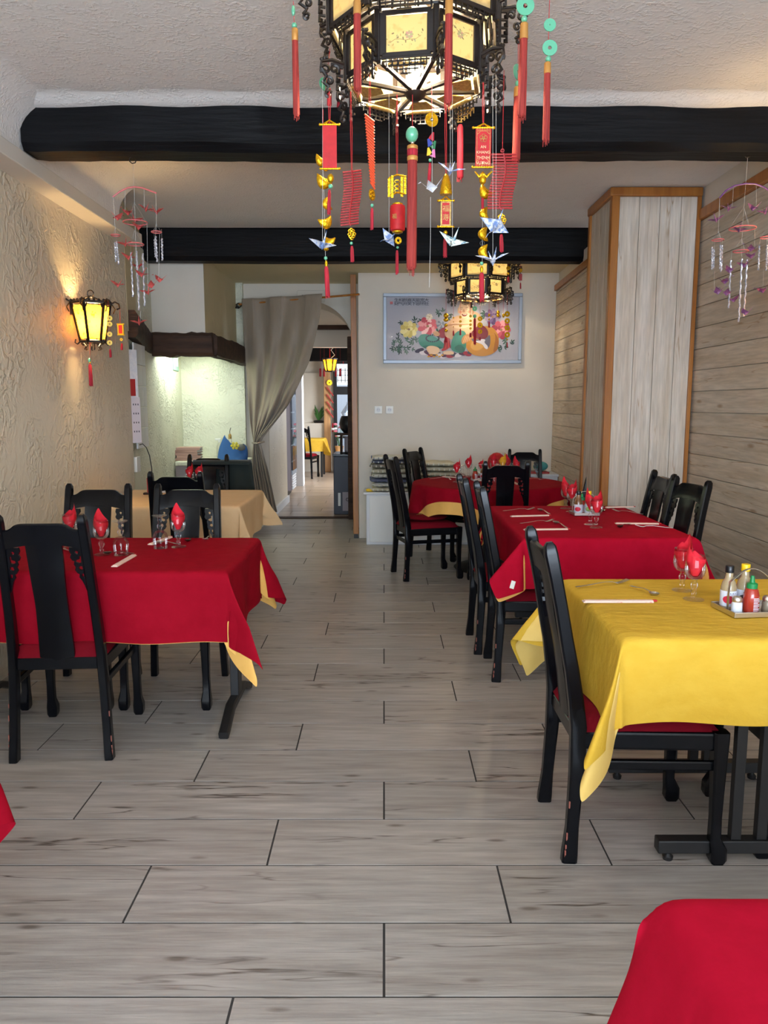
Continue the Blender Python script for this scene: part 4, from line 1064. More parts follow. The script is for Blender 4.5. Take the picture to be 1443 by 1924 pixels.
def on(c, dx, dy, rz=0.0): return (c.x + dx * math.cos(rz) - dy * math.sin(rz), c.y + dx * math.sin(rz) + dy * math.cos(rz), c.z + .0045)
sauce(on(cy, -.062, .028), 'soy sauce bottle with a black cap on the yellow table', M['sauce_clear'], M['black_cap'], M['label_red'])
sauce(on(cy, -.002, .040), 'clear sauce bottle with a yellow cap on the yellow table', M['sauce_clear'], M['yellow_cap'], M['label_ink'], s=1.02)
chilli(on(cy, -.008, -.025), 'red chilli sauce bottle with a green nozzle cap on the yellow table')
shaker(on(cy, -.062, -.040), 'glass salt shaker with steel lid in the tray on the yellow table', M['salt']); shaker(on(cy, .045, -.03), 'glass pepper shaker cut by the right edge of the picture', M['pepper'])
# --- long red table
setg(1120, 992, 'near the middle of the long red table, nearest', .4); setg(1109, 986, 'long red table, just left of the nearest glass', 2.6)
setg(1074, 962, 'far middle of the long red table, right one', .2); setg(1063, 956, 'far middle of the long red table, left one', 2.2)
rc = PZ(1094, 968, ZT) + Vector((.02, .03, 0)); caddy(rc, 'steel condiment tray among the glasses on the long red table', 0.05, .16, .12)
sauce(on(rc, -.045, -.02), 'brown sauce bottle with a black cap on the long red table', M['sauce_brown'], M['black_cap'], M['label_red'])
sauce(on(rc, .022, -.02), 'sauce bottle with a yellow cap on the long red table', M['sauce_clear'], M['yellow_cap'], M['label_green'])
chilli(on(rc, -.008, .035), 'green-capped chilli bottle behind the two sauces on the long red table')
chop((1072, 995), (978, 996), 'at the near left place of the long red table'); fork((973, 985), (1046, 979), 'at the near left place of the long red table'); spoon((1066, 994), (1040, 981), 'at the near left place of the long red table')
chop((1035, 969), (955, 971), 'at the far left place of the long red table'); fork((944, 961), (1007, 957), 'at the far left place of the long red table'); spoon((1032, 967), (1012, 958), 'at the far left place of the long red table')
chop((1243, 985), (1150, 984), 'at the near right place of the long red table'); fork((1263, 993), (1192, 990), 'at the near right place of the long red table'); spoon((1180, 987), (1165, 991), 'at the near right place of the long red table', SD)
chop((1190, 953), (1138, 954), 'at the far right place of the long red table'); fork((1207, 967), (1150, 960), 'at the far right place of the long red table'); spoon((1145, 957), (1130, 962), 'at the far right place of the long red table', SD)
# --- left red table
setg(336, 1028, 'right end of the left red table', 2.0); setg(192, 1043, 'middle of the left red table', 2.2); setg(134, 1028, 'left red table, leftmost behind the chair', .6)
gl(302, 1030, 'upside-down stemmed glass left of the right napkin glass on the left red table', inv=True); gl(228, 1043, 'upside-down stemmed glass in the middle of the left red table', inv=True)
chop((254, 1043), (212, 1067), 'in the middle of the left red table'); fork((120, 1032), (143, 1047), 'left end of the left red table')
spoon((240, 1042), (205, 1041), 'beside the upside-down glass in the middle of the left red table', SD)
chop((320, 1010), (282, 1024), 'behind the upside-down glass on the left red table'); spoon((330, 1024), (300, 1021), 'right of the upside-down glass on the left red table'); fork((400, 1006), (384, 1017), 'near the right end of the left red table')
spoon((370, 1010), (352, 1018), 'between glass and fork at the right end of the left red table', SD)
# --- cream table
for px, w_ in ((357, 'left one on the cream table behind the chair'), (375, 'right one on the cream table behind the chair')): setg(px, 917, w_, .5)
mh = thing('menu_holder', 'small dark red menu holder on the cream table', 'holder', PZ(280, 929, ZT)); MB().b2((-.04, -.02, 0), (.05, .02, .015)).build('base', M['mantel'], mh, bevel=.002); MB().b2((-.01, -.012, .015), (.035, .012, .13)).build('card', M['dark_red'], mh)
nt_ = tag(MB().b2((-.02, -.002, 0), (.02, .002, .11)).build('menu_card', M['paper_white'], None), 'small white card standing on the cream table', 'card'); nt_.location = PZ(306, 926, ZT)
bx = tag(MB().b2((-.045, -.02, 0), (.045, .02, .10)).build('small_box', M['yellow_cap'], None, bevel=.002), 'small yellow and black box at the back of the cream table', 'box'); bx.location = PZ(292, 921, ZT) + Vector((0, .0, 0)); bx.location = (-1.78, 6.2, ZT)
MB().b2((-.046, -.021, .0), (.015, .021, .101)).build('black_side', M['black_cap'], bx, bevel=.001)
# --- round table
setg(858, 906, 'round table, leftmost'); setg(880, 896, 'round table, second from the left', .5)
gl(868, 908, 'upside-down stemmed glass between the left pair on the round table', inv=True)
gl(934, 906, 'upside-down stemmed glass behind the near chair on the round table', inv=True); setg(928, 893, 'round table, far side behind the chair back', 1.0); setg(960, 893, 'round table, right of the chair back', 1.8); setg(898, 890, 'round table, behind the sauce bottles', .2, .8); setg(970, 900, 'round table, rightmost behind the chair splat', 2.2)
p = Vector((RX0 + .19, RY0 + .43, ZT)); glass(p, 'stemmed glass with the yellow napkin on the round table', group='wine glasses'); napkin(p, 'folded yellow napkin in a glass on the round table', 0.4, 1.1, M['napkin_yellow'])
oc = PZ(902, 903, ZT); caddy(oc, 'steel condiment tray on the round table', .1, .15, .12)
chilli(on(oc, -.045, .02), 'green-capped chilli bottle on the round table'); sauce(on(oc, .03, .02), 'dark sauce bottle on the round table', M['sauce_brown'], M['black_cap'], M['label_red'])
chop((848, 896), (800, 892), 'at the far left of the round table'); fork((790, 899), (832, 897), 'at the left of the round table'); spoon((848, 903), (838, 897), 'at the left of the round table'); chop((1000, 893), (1042, 890), 'at the far right of the round table')
chop((962, 905), (974, 911), 'right of the near chair back on the round table'); fork((1010, 899), (1045, 901), 'at the right of the round table')
# =====================================================================
#                        PALACE LANTERNS
# =====================================================================
def spiral(c, r0, r1, turns, a0, sgn=1, n=16):
    return [(c[0] + (r0 + (r1 - r0) * i / n) * math.cos(a0 + sgn * turns * 2 * PI * i / n), 0, c[1] + (r0 + (r1 - r0) * i / n) * math.sin(a0 + sgn * turns * 2 * PI * i / n)) for i in range(n + 1)]
def corner_bracket(L_, H_, seed):
    """openwork dragon-head scroll in the local xz plane, x outwards, hanging down from z=0"""
    mb = MB(); r = .0058
    mb.tube([(0, 0, 0), (L_ * .55, 0, .012), (L_, 0, .004), (L_ * 1.05, 0, -.02)], [.007, .007, .006, .004], 6)
    mb.tube(spiral((L_ * .82, -.022), .004, .020, 1.1, 0, -1), r, 5)
    mb.tube(spiral((L_ * .45, -.020), .004, .018, 1.1, PI, 1), r, 5)
    mb.tube([(L_, 0, -.02), (L_ * .8, 0, -.045), (L_ * .95, 0, -.065), (L_ * .7, 0, -.08), (L_ * .82, 0, -.10)], r * 1.2, 6)
    mb.tube(spiral((L_ * .66, -.060), .004, .014, 1.0, 1, -1), r, 5)
    mb.tube(spiral((L_ * .72, -.108), .003, .014, 1.1, 2, 1), r, 5)
    for k in range(4):   # fret squares against the post
        z = -.012 - k * H_ / 4.2; s = .011
        mb.tube([(.006, 0, z), (.006 + 2 * s, 0, z), (.006 + 2 * s, 0, z - 2 * s), (.010 + s, 0, z - 2 * s), (.010 + s, 0, z - s)], r, 4)
    mb.box((L_ * .3, 0, -.004), (L_ * .6, .006, .012))
    for k in range(3): mb.sphere((L_ * (1.0 - k * .12), 0, .012 + .004 * k), .007, 6)
    return mb
def valance(W, Hh, m=None, rows=4):
    """stepped lattice hanging in the local xz plane, centred on x"""
    mb = MB(); r = .0022; n = 9; st = W / n
    mb.box((0, 0, -.003), (W, .006, .007))
    for i in range(n + 1):
        x = -W / 2 + i * st; d = Hh * (.35 + .65 * (1 - abs(2 * i / n - 1)) ** .8); mb.box((x, 0, -d / 2), (.0042, .005, d))
    for j in range(1, rows + 1):
        z = -Hh * j / rows * .9; w_ = W * (1 - (j / (rows + .8)) ** 1.4)
        mb.box((0, 0, z), (w_, .005, .0035))
    for i in range(6): 
        x = -W * .3 + i * W * .12; mb.tube([(x - .006, 0, -.012), (x + .006, 0, -.012), (x + .006, 0, -.024), (x - .002, 0, -.024)], r, 4)
    return mb
def painting_mesh(w_, h, seed):
    rr = random.Random(seed); mb = MB()
    cols = [flatc(120, 120, 90), flatc(196, 150, 130), flatc(150, 166, 130), flatc(176, 170, 120)]
    def disc(x, z, r, c, sq=.7, a=0):
        mb.cur = c; n = 7; y = -.0012 - rr.random() * .0003
        mb.add([(x + r * math.cos(2 * PI * i / n) * math.cos(a) - r * sq * math.sin(2 * PI * i / n) * math.sin(a), y, z + r * math.cos(2 * PI * i / n) * math.sin(a) + r * sq * math.sin(2 * PI * i / n) * math.cos(a)) for i in range(n)], [tuple(range(n))])
    x, z = -w_ * .42, -h * .25 * rr.choice((-1, 1)); pts = []
    for i in range(7):
        pts.append((x, -.0012, z)); x += w_ * .13; z += h * rr.uniform(-.12, .16); z = max(-h * .35, min(h * .35, z))
    mb.cur = 0; mb.tube(pts, .0008, 3)
    for p in pts:
        for _ in range(4): disc(p[0] + rr.uniform(-.014, .014), max(-h * .42, min(h * .42, p[2] + rr.uniform(-.02, .02))), rr.uniform(.003, .006), rr.choice((2, 0, 3)), .45, rr.uniform(0, 3))
    cx, cz = rr.uniform(-w_ * .2, w_ * .2), rr.uniform(-h * .1, h * .2)
    for i in range(8): disc(cx + .009 * math.cos(i * .8), cz + .008 * math.sin(i * .8), .0065, 1 if i % 2 else 3, .7, i * .8)
    return mb.mesh('painting', cols, False)
PAINT = [painting_mesh(.14, .11, s) for s in range(5)]
PANE = {}
def lantern(label, cx, cy, z0, rot, rodz, lit):
    """z0 = bottom edge of the lower panels"""
    t = thing('palace_lantern', label, 'lantern', (cx, cy, z0), rot); B = M['black_fret']
    tiers = [(.262, 0.0, .118, 'lower'), (.325, .158, .135, 'upper')]
    for (Rr, zb, hh, nm) in tiers:
        side = 2 * Rr * math.sin(PI / 8); ap = Rr * math.cos(PI / 8); pw = side - .058
        pmesh = MB().b2((-pw / 2, -.0008, -hh / 2), (pw / 2, .0008, hh / 2)).mesh('glass_panel', M['lantern_glass'], False)
        fmb = MB()
        for s in (-1, 1):
            fmb.box((s * (side / 2 - .016), -.002, 0), (.027, .012, hh + .02)); fmb.box((0, -.002, s * (hh / 2 + .009)), (side - .03, .012, .016))
        fme = fmb.mesh('panel_frame', B, False)
        post = MB().box((0, 0, 0), (.022, .022, hh + .06)).mesh('corner_post', B, False)
        brk = corner_bracket(.105 if nm == 'upper' else .085, .12, 0).mesh('dragon_bracket', B, True)
        val = valance(side - .02, .05 if nm == 'upper' else .062).mesh('lattice_valance', B, False)
        for k in range(8):
            a = k * PI / 4   # panel k faces direction a from -Y
            T = RZ(a) @ TR(0, -ap, zb + hh / 2)
            o = link('glass_panel', pmesh, t); o.matrix_local = T
            q = link('painting', PAINT[(k + (nm == 'upper')) % 5], o); q['kind'] = 'stuff'
            f_ = link('panel_frame', fme, t, bevel=.002, seg=1); f_.matrix_local = T
            v_ = link('lattice_valance', val, t); v_.matrix_local = RZ(a) @ TR(0, -ap - .004, zb - .016 if nm == 'lower' else zb - .004)
            v_['kind'] = 'stuff'
            c = RZ(a + PI / 8)
            p_ = link('corner_post', post, t, bevel=.003, seg=1); p_.matrix_local = c @ TR(0, -Rr, zb + hh / 2)
            b_ = link('dragon_bracket', brk, t); b_.matrix_local = c @ TR(0, -Rr - .008, zb + hh * (.95 if nm == 'upper' else .25)) @ RZ(-PI / 2)
    # lattice drum between the tiers and roof
    dr = MB()
    for k in range(40):
        a = 2 * PI * k / 40
        dr.box((0, 0, 0), (.006, .005, .036), RZ(a) @ TR(0, -.285, .140))
    for z, r_ in ((.124, .262), (.140, .285), (.156, .30)): dr.tube([(r_ * math.cos(2 * PI * i / 8 + PI / 8), r_ * math.sin(2 * PI * i / 8 + PI / 8), z) for i in range(8)], .006, 5, closed=True)
    dr.build('lattice_drum', B, t)['kind'] = 'stuff'
    for k in range(8): MB().box((0, -.165, .306), (.014, .32, .012), RZ(k * PI / 4 + PI / 8)).build('top_spoke', B, t)
    MB().tube([(0, 0, .30), (0, 0, rodz - z0)], .008, 8).build('rod', M['iron'], t)
    # base: spokes, hub, gilded sectors at the far side, pale rim sticks
    for k in range(8):
        a = k * PI / 4 + PI / 8
        MB().sweep([(0, 0, -.045), (0, -.235, -.022)], .016, .014, T=RZ(a)).build('spoke', B, t, ang=30)
        if True:
            am = k * PI / 4
            MB().box((0, -.226, -.034), (.135, .014, .012), RZ(am)).build('rim_stick', M['gold_matt'], t, bevel=.003)
    for k in (2, 3, 4, 5, 6):
        am = k * PI / 4
        w0, w1 = .026, .056
        MB().prism([(-w0, -.125), (w0, -.125), (w1 * .9, -.195), (w1 * .7, -.21), (-w1 * .7, -.21), (-w1 * .9, -.195)], RZ(am) @ TR(0, 0, -.030), .003).build('gilded_sector', M['gold_matt'], t)
    MB().lathe([(0, -.075), (.014, -.075), (.034, -.062), (.042, -.048), (.036, -.034), (.02, -.026), (0, -.026)], 20).build('hub', B, t)
    for k in range(4): MB().tube([(0, -.03, -.035), (0, -.05, -.02), (0, -.045, -.005), (0, -.06, .002)], .004, 5, T=RZ(k * PI / 2 + .5)).build('hub_scroll', B, t)
    MB().sphere((0, 0, .035), .03, 14, sz=1.25).build('bulb', M['bulb'], t)
    return t
LC = (.118, 3.09); Z1 = 2.708
lantern('large black eight-sided palace lantern with painted glass panels, nearest the camera', LC[0], LC[1], Z1, math.radians(-9.5), 3.12, True)
LC2 = (.985, 8.12); Z2 = 2.612
lantern('smaller-looking palace lantern hanging farther back in front of the picture', LC2[0], LC2[1], Z2, math.radians(-13), 2.91, True)
point('lantern_bulb', (LC[0], LC[1], Z1 + .035), 110, (1.0, .83, .56), .05)
point('lantern_bulb', (LC2[0], LC2[1], Z2 + .035), 55, (1.0, .83, .56), .05)

# =====================================================================
#            HANGING ORNAMENTS (each one thing, made of parts)
# =====================================================================
def tassel_mb(L_, w_=.012, n=14, seed=0):
    rr = random.Random(seed); mb = MB()
    mb.lathe([(0, 0), (w_ * .6, -.001), (w_ * .95, -.012), (w_, -L_ * .4), (w_ * 1.02, -L_ * .93), (w_ * .6, -L_ * .96)], 10)
    for i in range(n):
        a = rr.uniform(0, 2 * PI); q = w_ * rr.uniform(.3, 1.05)
        mb.tube([(q * math.cos(a) * .5, q * math.sin(a) * .5, -.01), (q * math.cos(a), q * math.sin(a), -L_ * .5), (q * math.cos(a) * 1.05, q * math.sin(a) * 1.05, -L_ * rr.uniform(.93, 1.02))], .0012, 3)
    return mb
class Hang:
    """builds one hanging ornament at true depth; z positions measured in world"""
    def __init__(s, name, label, px, py_top, Y, group=None, cat='ornament'):
        s.o = PY(px, py_top, Y); s.Y = Y
        s.t = thing(name, label, cat, s.o, 0, group)
    def loc(s, px, py): return PY(px, py, s.Y) - s.o
    def part(s, mb, name, m, **k): return mb.build(name, m, s.t, **k)
    def cord(s, p0, p1, m=None, r=.0013, dbl=False):
        a, b = s.loc(*p0), s.loc(*p1)
        for dx in ((-.003, .003) if dbl else (0,)):
            s.part(MB().tube([a + Vector((dx * .3, 0, 0)), (a + b) / 2 + Vector((dx, 0, 0)), b + Vector((dx * .5, 0, 0))], r, 4), 'cord', m or M['cord'])
    def bead(s, p, r, m, sz=1.0, name='bead'): s.part(MB().sphere(s.loc(*p), r, 14, sz=sz), name, m)
    def tassel(s, p0, p1, w_=.011, m=None, cap=None):
        a, b = s.loc(*p0), s.loc(*p1); mb = MB(); L_ = a.z - b.z
        sh = Matrix.Identity(4); sh[0][2] = -(b.x - a.x) / L_
        q = tassel_mb(L_, w_, seed=int(p0[0])); q.v = [TR(a) @ (sh @ v) for v in q.v]
        s.part(q, 'tassel', m or M['tassel'], ang=60)
        if cap: s.part(MB().lathe([(w_ * .7, .002), (w_ * .98, -.002), (w_ * 1.05, -cap), (w_ * .98, -cap - .001)], 12, a), 'tassel_cap', M['tassel_cap'])
    def disc(s, p, r, m, hole=.3, name='disc', yaw=0.0, th=.004, sx=1.0):
        mb = MB(); n = 24
        pr_ = [(r * hole, -th / 2), (r, -th / 2), (r, th / 2), (r * hole, th / 2), (r * hole, -th / 2)]
        T = TR(s.loc(*p)) @ RZ(yaw) @ RX(PI / 2) @ Matrix.Diagonal((sx, 1, 1, 1)); mb.lathe(pr_, n, (0, 0, 0), T); mb.f = [f for f in mb.f if len(f) == 4]
        return s.part(mb, name, m, ang=40)
    def coin(s, p, r, yaw=0.0, m=None):
        o = s.disc(p, r, m or M['gold'], .28, 'coin', yaw, .005); mb = MB()
        T = TR(s.loc(*p)) @ RZ(yaw) @ RX(PI / 2)
        for k in range(5): mb.box((r * .62 * math.cos(k * 1.257), r * .62 * math.sin(k * 1.257), 0), (r * .3, r * .26, .009), T)
        mb.build('embossing', m or M['gold'], s.t); return o
    def ingot(s, p, sz=.02, roll=0.0, yaw=0.0):
        mb = MB(); T = TR(s.loc(*p)) @ RZ(yaw) @ RY(roll)
        def fn(u, v):
            a = u * 2 * PI; b = v * PI; x = sz * math.sin(b) * math.cos(a); y = sz * .55 * math.sin(b) * math.sin(a); z = -sz * .75 * math.cos(b)
            z += sz * .85 * (abs(x) / sz) ** 2 * (1 if z > 0 else .35); x *= 1.0 + .25 * max(0, z / sz); return (x, y, z)
        mb.grid(18, 10, fn, T); s.part(mb, 'ingot', M['gold'], ang=60)
def crackers(h, ptop, pbot, wpx, rows, m, slant=0.0, wave=0.0, r=.0052, sidew=None):
    a, b = h.loc(*ptop), h.loc(*pbot); L_ = a.z - b.z; wl_ = wpx * (h.Y) / FPX * 1.03
    core = []
    for i in range(rows):
        u = (i + .5) / rows; z = a.z - L_ * u; cx = a.x + (b.x - a.x) * u + wave * math.sin(u * 5.5)
        core.append(Vector((cx, a.y, z)))
        for s_ in (-1, 1):
            x1 = cx + s_ * wl_ / 2; zz = slant * s_
            h.part(MB().tube([(cx + s_ * .003, a.y - .002, z), (x1, a.y - .002, z + zz)], r * L_ / (rows * .0115) if False else r, 7), 'firecracker', m)
    h.part(MB().tube([a] + core + [b], .0038, 6), 'braid', m)
def banner(h, ptl, pbr, m, border, txt=None):
    a, b = h.loc(*ptl), h.loc(*pbr); x0, x1, zt, zb = a.x, b.x, a.z, b.z; cx = (x0 + x1) / 2; W = x1 - x0
    h.part(MB().b2((x0, -.0015, zb), (x1, .0015, zt)), 'banner_cloth', m)
    for z in (zt, zb):
        mb = MB(); mb.tube([(x0 - .008, 0, z), (x1 + .008, 0, z)], .0035, 6)
        for i in range(9): mb.sphere((x0 - .006 + (W + .012) * i / 8, -.002, z - .001), .0032, 6)
        for s_ in (-1, 1): mb.sphere((cx + s_ * (W / 2 + .009), 0, z), .005, 8)
        if z == zt: mb.tube([(x0, 0, z), (cx - W * .2, 0, z + .008), (cx, 0, z + .014), (cx + W * .2, 0, z + .008), (x1, 0, z)], .0028, 5)
        h.part(mb, 'gold_bar', M['gold'])
    if border:
        mb = MB(); g = .004
        for (p, q) in (((x0 + g, zt - .012), (x1 - g, zt - .0105)), ((x0 + g, zb + .010), (x1 - g, zb + .0115)), ((x0 + g, zb + .011), (x0 + g + .0015, zt - .011)), ((x1 - g - .0015, zb + .011), (x1 - g, zt - .011))):
            mb.b2((p[0], -.0022, p[1]), (q[0], -.0014, q[1]))
        for sx_ in (-1, 1):
            for zc in (zt - .022, zb + .020): mb.tube([(cx + sx_ * (W / 2 - .006), -.0018, zc), (cx + sx_ * (W / 2 - .012), -.0018, zc + .004), (cx + sx_ * (W / 2 - .016), -.0018, zc + .008)], .0009, 4)
        for i in range(6):
            for zc in (zt - .006, zb + .005): mb.tube([(x0 + .006 + (W - .012) * i / 5 + .0025 * math.cos(k * PI / 3), -.0018, zc + .0025 * math.sin(k * PI / 3)) for k in range(6)], .0006, 3, closed=True)
        h.part(mb, 'printed_border', M['gold_matt'])
    return x0, x1, zt, zb
def pendant_gold(h, p, s_=.016, name='gold_character'):
    """plump openwork gold character charm"""
    c = h.loc(*p); mb = MB()
    for k, (x, z) in enumerate(((-.5, .9), (.3, .9), (0, .4), (-.6, .1), (.6, .15), (-.35, -.4), (.4, -.35), (0, -.85), (-.1, 1.2))):
        mb.tube([c + Vector((s_ * (x + .34 * math.cos(i * PI / 3)), 0, s_ * (z + .3 * math.sin(i * PI / 3)))) for i in range(6)], .0026, 5, closed=True)
    h.part(mb, name, M['gold'])
# ---- cranes folded from paper
def crane_mesh(name, m, s=1.0):
    mb = MB(); V = lambda *p: tuple(q * s for q in p)
    b = [V(-.5, 0, 0), V(.5, 0, 0), V(0, -.16, -.28), V(0, .16, -.28), V(0, 0, .18), V(-.25, -.14, .02), V(.25, -.14, .02), V(-.25, .14, .02), V(.25, .14, .02)]
    mb.add([V(-.35, 0, 0), V(.35, 0, 0), V(0, -.14, -.02), V(0, .14, -.02), V(0, 0, .22), V(0, 0, -.30)], [(0, 2, 4), (2, 1, 4), (1, 3, 4), (3, 0, 4), (0, 5, 2), (2, 5, 1), (1, 5, 3), (3, 5, 0)])
    for sg in (-1, 1):   # wings
        mb.add([V(-.44, sg * .04, .02), V(.44, sg * .04, .02), V(.10, sg * .98, .36), V(-.05, sg * .5, .30)], [(0, 1, 3), (1, 2, 3), (0, 3, 2)])
    mb.add([V(.12, -.10, -.10), V(.12, .10, -.10), V(.30, 0, .02), V(.85, 0, .62)], [(0, 2, 3), (1, 3, 2), (0, 3, 1)])
    mb.add([V(.85, 0, .62), V(.78, .02, .54), V(.78, -.02, .54), V(1.06, 0, .48)], [(0, 1, 3), (0, 3, 2), (1, 2, 3)])
    mb.add([V(-.12, -.10, -.10), V(-.12, .10, -.10), V(-.30, 0, .02), V(-.90, 0, .70)], [(0, 2, 3), (1, 3, 2), (0, 3, 1)])
    return mb.mesh(name, m, False)
YH = 2.97
# outer jade tassels of the big lantern
h = Hang('jade_tassel', 'brick-red tassel with a green bead, leftmost under the big lantern', 553, 2, 2.98); h.cord((551, 2), (553, 50)); h.bead((551, 20), .007, M['jade'], 2.6, 'leaf_bead'); h.bead((553, 48), .010, M['jade']); h.tassel((554, 54), (557, 226), .0115, cap=.04)
h = Hang('jade_tassel', 'brick-red tassel hanging in front of the left lantern panels', 671, 0, 2.70); h.cord((671, -20), (671, 6)); h.tassel((671, 2), (672, 178), .0125, cap=.04)
h = Hang('jade_tassel', 'brick-red tassel hanging in front of the right lantern panel', 843, 0, 2.68); h.cord((844, -20), (844, 4)); h.tassel((844, -4), (842, 204), .0125, cap=.05)
h = Hang('jade_tassel', 'brick-red tassel under a large green jade ring right of the big lantern', 987, -6, 2.86); h.cord((987, -14), (985, 48)); h.disc((987, 11), .031, M['jade'], .25, 'jade_ring'); h.bead((985, 36), .011, M['jade']); h.tassel((985, 44), (979, 228), .014, cap=.05)
h = Hang('jade_tassel', 'rightmost brick-red tassel under two small green jade discs', 1033, -4, 2.88); h.cord((1033, -14), (1029, 122)); h.disc((1033, 47), .021, M['jade'], .1, 'jade_disc'); h.disc((1033, 90), .026, M['jade'], .25, 'jade_ring'); h.bead((1030, 111), .010, M['jade']); h.tassel((1029, 118), (1025, 272), .012, cap=.035)
h = Hang('jade_tassel', 'brick-red tassel with green disc behind the large jade ring', 973, 118, 3.18); h.cord((974, 60), (973, 168)); h.disc((972, 135), .028, M['jade'], .2, 'jade_disc', .9); h.bead((973, 157), .011, M['jade']); h.tassel((973, 164), (969, 308), .015, cap=.035)
h = Hang('knot_fan_tassel', 'gilt lattice fan with a red tassel behind the big lantern', 864, 202, 3.38); a = h.loc(864, 202)
vm = valance(.115, .062, rows=5); vm.v = [TR(a) @ v for v in vm.v]; h.part(vm, 'gilt_lattice', M['gold_matt'], smooth=False); h.tassel((865, 234), (865, 340), .013, M['tassel_red'])
h = Hang('jade_tassel', 'small green disc with short tassel behind the left side of the lantern', 609, 120, 3.25); h.cord((620, 90), (611, 175)); h.disc((609, 158), .024, M['jade'], .2, 'jade_disc', .8); h.tassel((619, 166), (619, 200), .009, M['tassel_red'])
h = Hang('short_tassel', 'short red tassel beside the fretwork at the left of the lantern', 637, 160, 3.30); h.cord((640, 120), (638, 170)); h.tassel((638, 168), (636, 202), .007, M['tassel_red'])
# banner 1 (plain red) and ingot chain
h = Hang('red_banner', 'plain red hanging banner with gold bars, left under the lantern', 620, 205, 2.88); h.cord((619, 172), (619, 232), dbl=True); banner(h, (606, 234), (633, 317), M['red_orn'], False)
h.bead((621, 335), .012, M['gold'], 1.3, 'gold_charm'); h.bead((621, 350), .008, M['jade']); h.tassel((619, 356), (618, 404), .006, M['tassel_red'])
h = Hang('ingot_chain', 'string of gold ingots with a long tassel, left under the lantern', 610, 290, 3.02)
h.cord((607, 205), (607, 303)); h.cord((607, 303), (612, 500), M['thread'], .0008)
h.ingot((603, 305), .022, .3, .4); h.bead((612, 317), .010, M['gold']); h.ingot((608, 345), .028, .25, .3); h.ingot((612, 384), .021, 1.2, .6); h.ingot((613, 421), .025, -.35, .5); h.ingot((618, 456), .021, .2, -.4); h.bead((613, 468), .010, M['gold'], .7)
h.bead((612, 485), .007, M['jade']); h.part(MB().lathe([(.004, -.012), (.006, .0), (.004, .012)], 10, h.loc(613, 496)), 'gold_cap', M['gold']); h.tassel((613, 500), (616, 560), .009, M['tassel_red'])
# firecrackers left
h = Hang('firecracker_string', 'brick-red firecracker string seen flat, left of the lantern centre', 659, 170, 3.06); h.cord((659, 172), (661, 322), dbl=True); crackers(h, (661, 320), (659, 424), 32, 21, M['dark_red'], .004, .005, r=.0034)
pendant_gold(h, (661, 441)); h.bead((660, 457), .006, M['jade']); h.tassel((661, 462), (662, 493), .007, M['tassel_red'])
h = Hang('firecracker_string', 'orange firecracker string seen edge-on near the lantern centre', 695, 140, 2.86); h.cord((695, 140), (695, 220), dbl=True)
a, b = h.loc(694, 220), h.loc(700, 347)
for i in range(24):
    u = i / 23; c = a.lerp(b, u); w_ = .017 * (1 - .55 * u)
    h.part(MB().tube([c + Vector((-w_, 0, .010)), c + Vector((w_, .012, -.012))], .0034, 7), 'firecracker', M['orange_orn'])
h.coin((699, 366), .020, 1.1); h.bead((699, 386), .006, M['jade']); h.tassel((699, 391), (699, 432), .006, M['tassel_red'])
# gold plate + red cylinder lantern
h = Hang('mini_lantern_charm', 'gold character plaque over a small red cylinder lantern', 747, 175, 3.02); h.cord((746, 178), (746, 326), dbl=True)
pl_ = MB(); c = h.loc(746, 350)
for k, x in enumerate((-.030, -.018, .018, .030)): pl_.box(c + Vector((x, .01 * (k - 1.5) * .3, .004 * k - .006)), (.009, .004, .085 - .012 * abs(k - 1.5)))
for z in (.035, -.028): pl_.tube([c + Vector((-.03, 0, z - .006)), c + Vector((0, 0, z + .006)), c + Vector((.03, 0, z))], .0035, 5)
for z in (.016, 0, -.016): pl_.tube([c + Vector((.010 * math.cos(q * PI / 3), 0, z + .007 * math.sin(q * PI / 3))) for q in range(6)], .0028, 5, closed=True)
h.part(pl_, 'gold_character', M['gold'])
c = h.loc(747, 410); h.part(MB().lathe([(.018, -.048), (.027, -.044), (.0285, -.036), (.0285, .036), (.027, .044), (.018, .048)], 20, c), 'red_cylinder', M['red_orn'], ang=50)
for z in (-.050, .050): h.part(MB().lathe([(.010, z - .006), (.020, z - .002), (.020, z + .002), (.010, z + .006)], 16, c), 'gold_ring', M['gold'])
cc = text_mesh('character', '福', .020, M['gold_matt'], h.t, TR(c + Vector((-.012, -.0262, 0))) @ RZ(-.45) @ RX(PI / 2))
h.disc((748, 452), .013, M['gold'], .4, 'gold_ring', .3, .006); h.bead((747, 465), .005, M['jade']); h.tassel((746, 470), (746, 516), .006, M['tassel_red'])
# big central tassel
h = Hang('jade_tassel', 'long dark red tassel under a round jade bead at the lantern centre', 775, 165, 2.82); h.cord((775, 178), (775, 240)); h.bead((774, 253), .022, M['jade'], 1.2, 'jade_bead'); h.bead((775, 268), .006, M['steel'])
h.tassel((775, 274), (773, 517), .0175, M['tassel']); c = h.loc(775, 274)
for z0_, z1_, m_ in ((0, -.012, M['tassel_cap']), (-.013, -.034, M['tassel_red']), (-.035, -.050, M['tassel_cap'])): h.part(MB().lathe([(.0178, z1_), (.0185, z1_ + .001), (.0185, z0_ - .001), (.0178, z0_)], 16, c), 'tassel_band', m_)
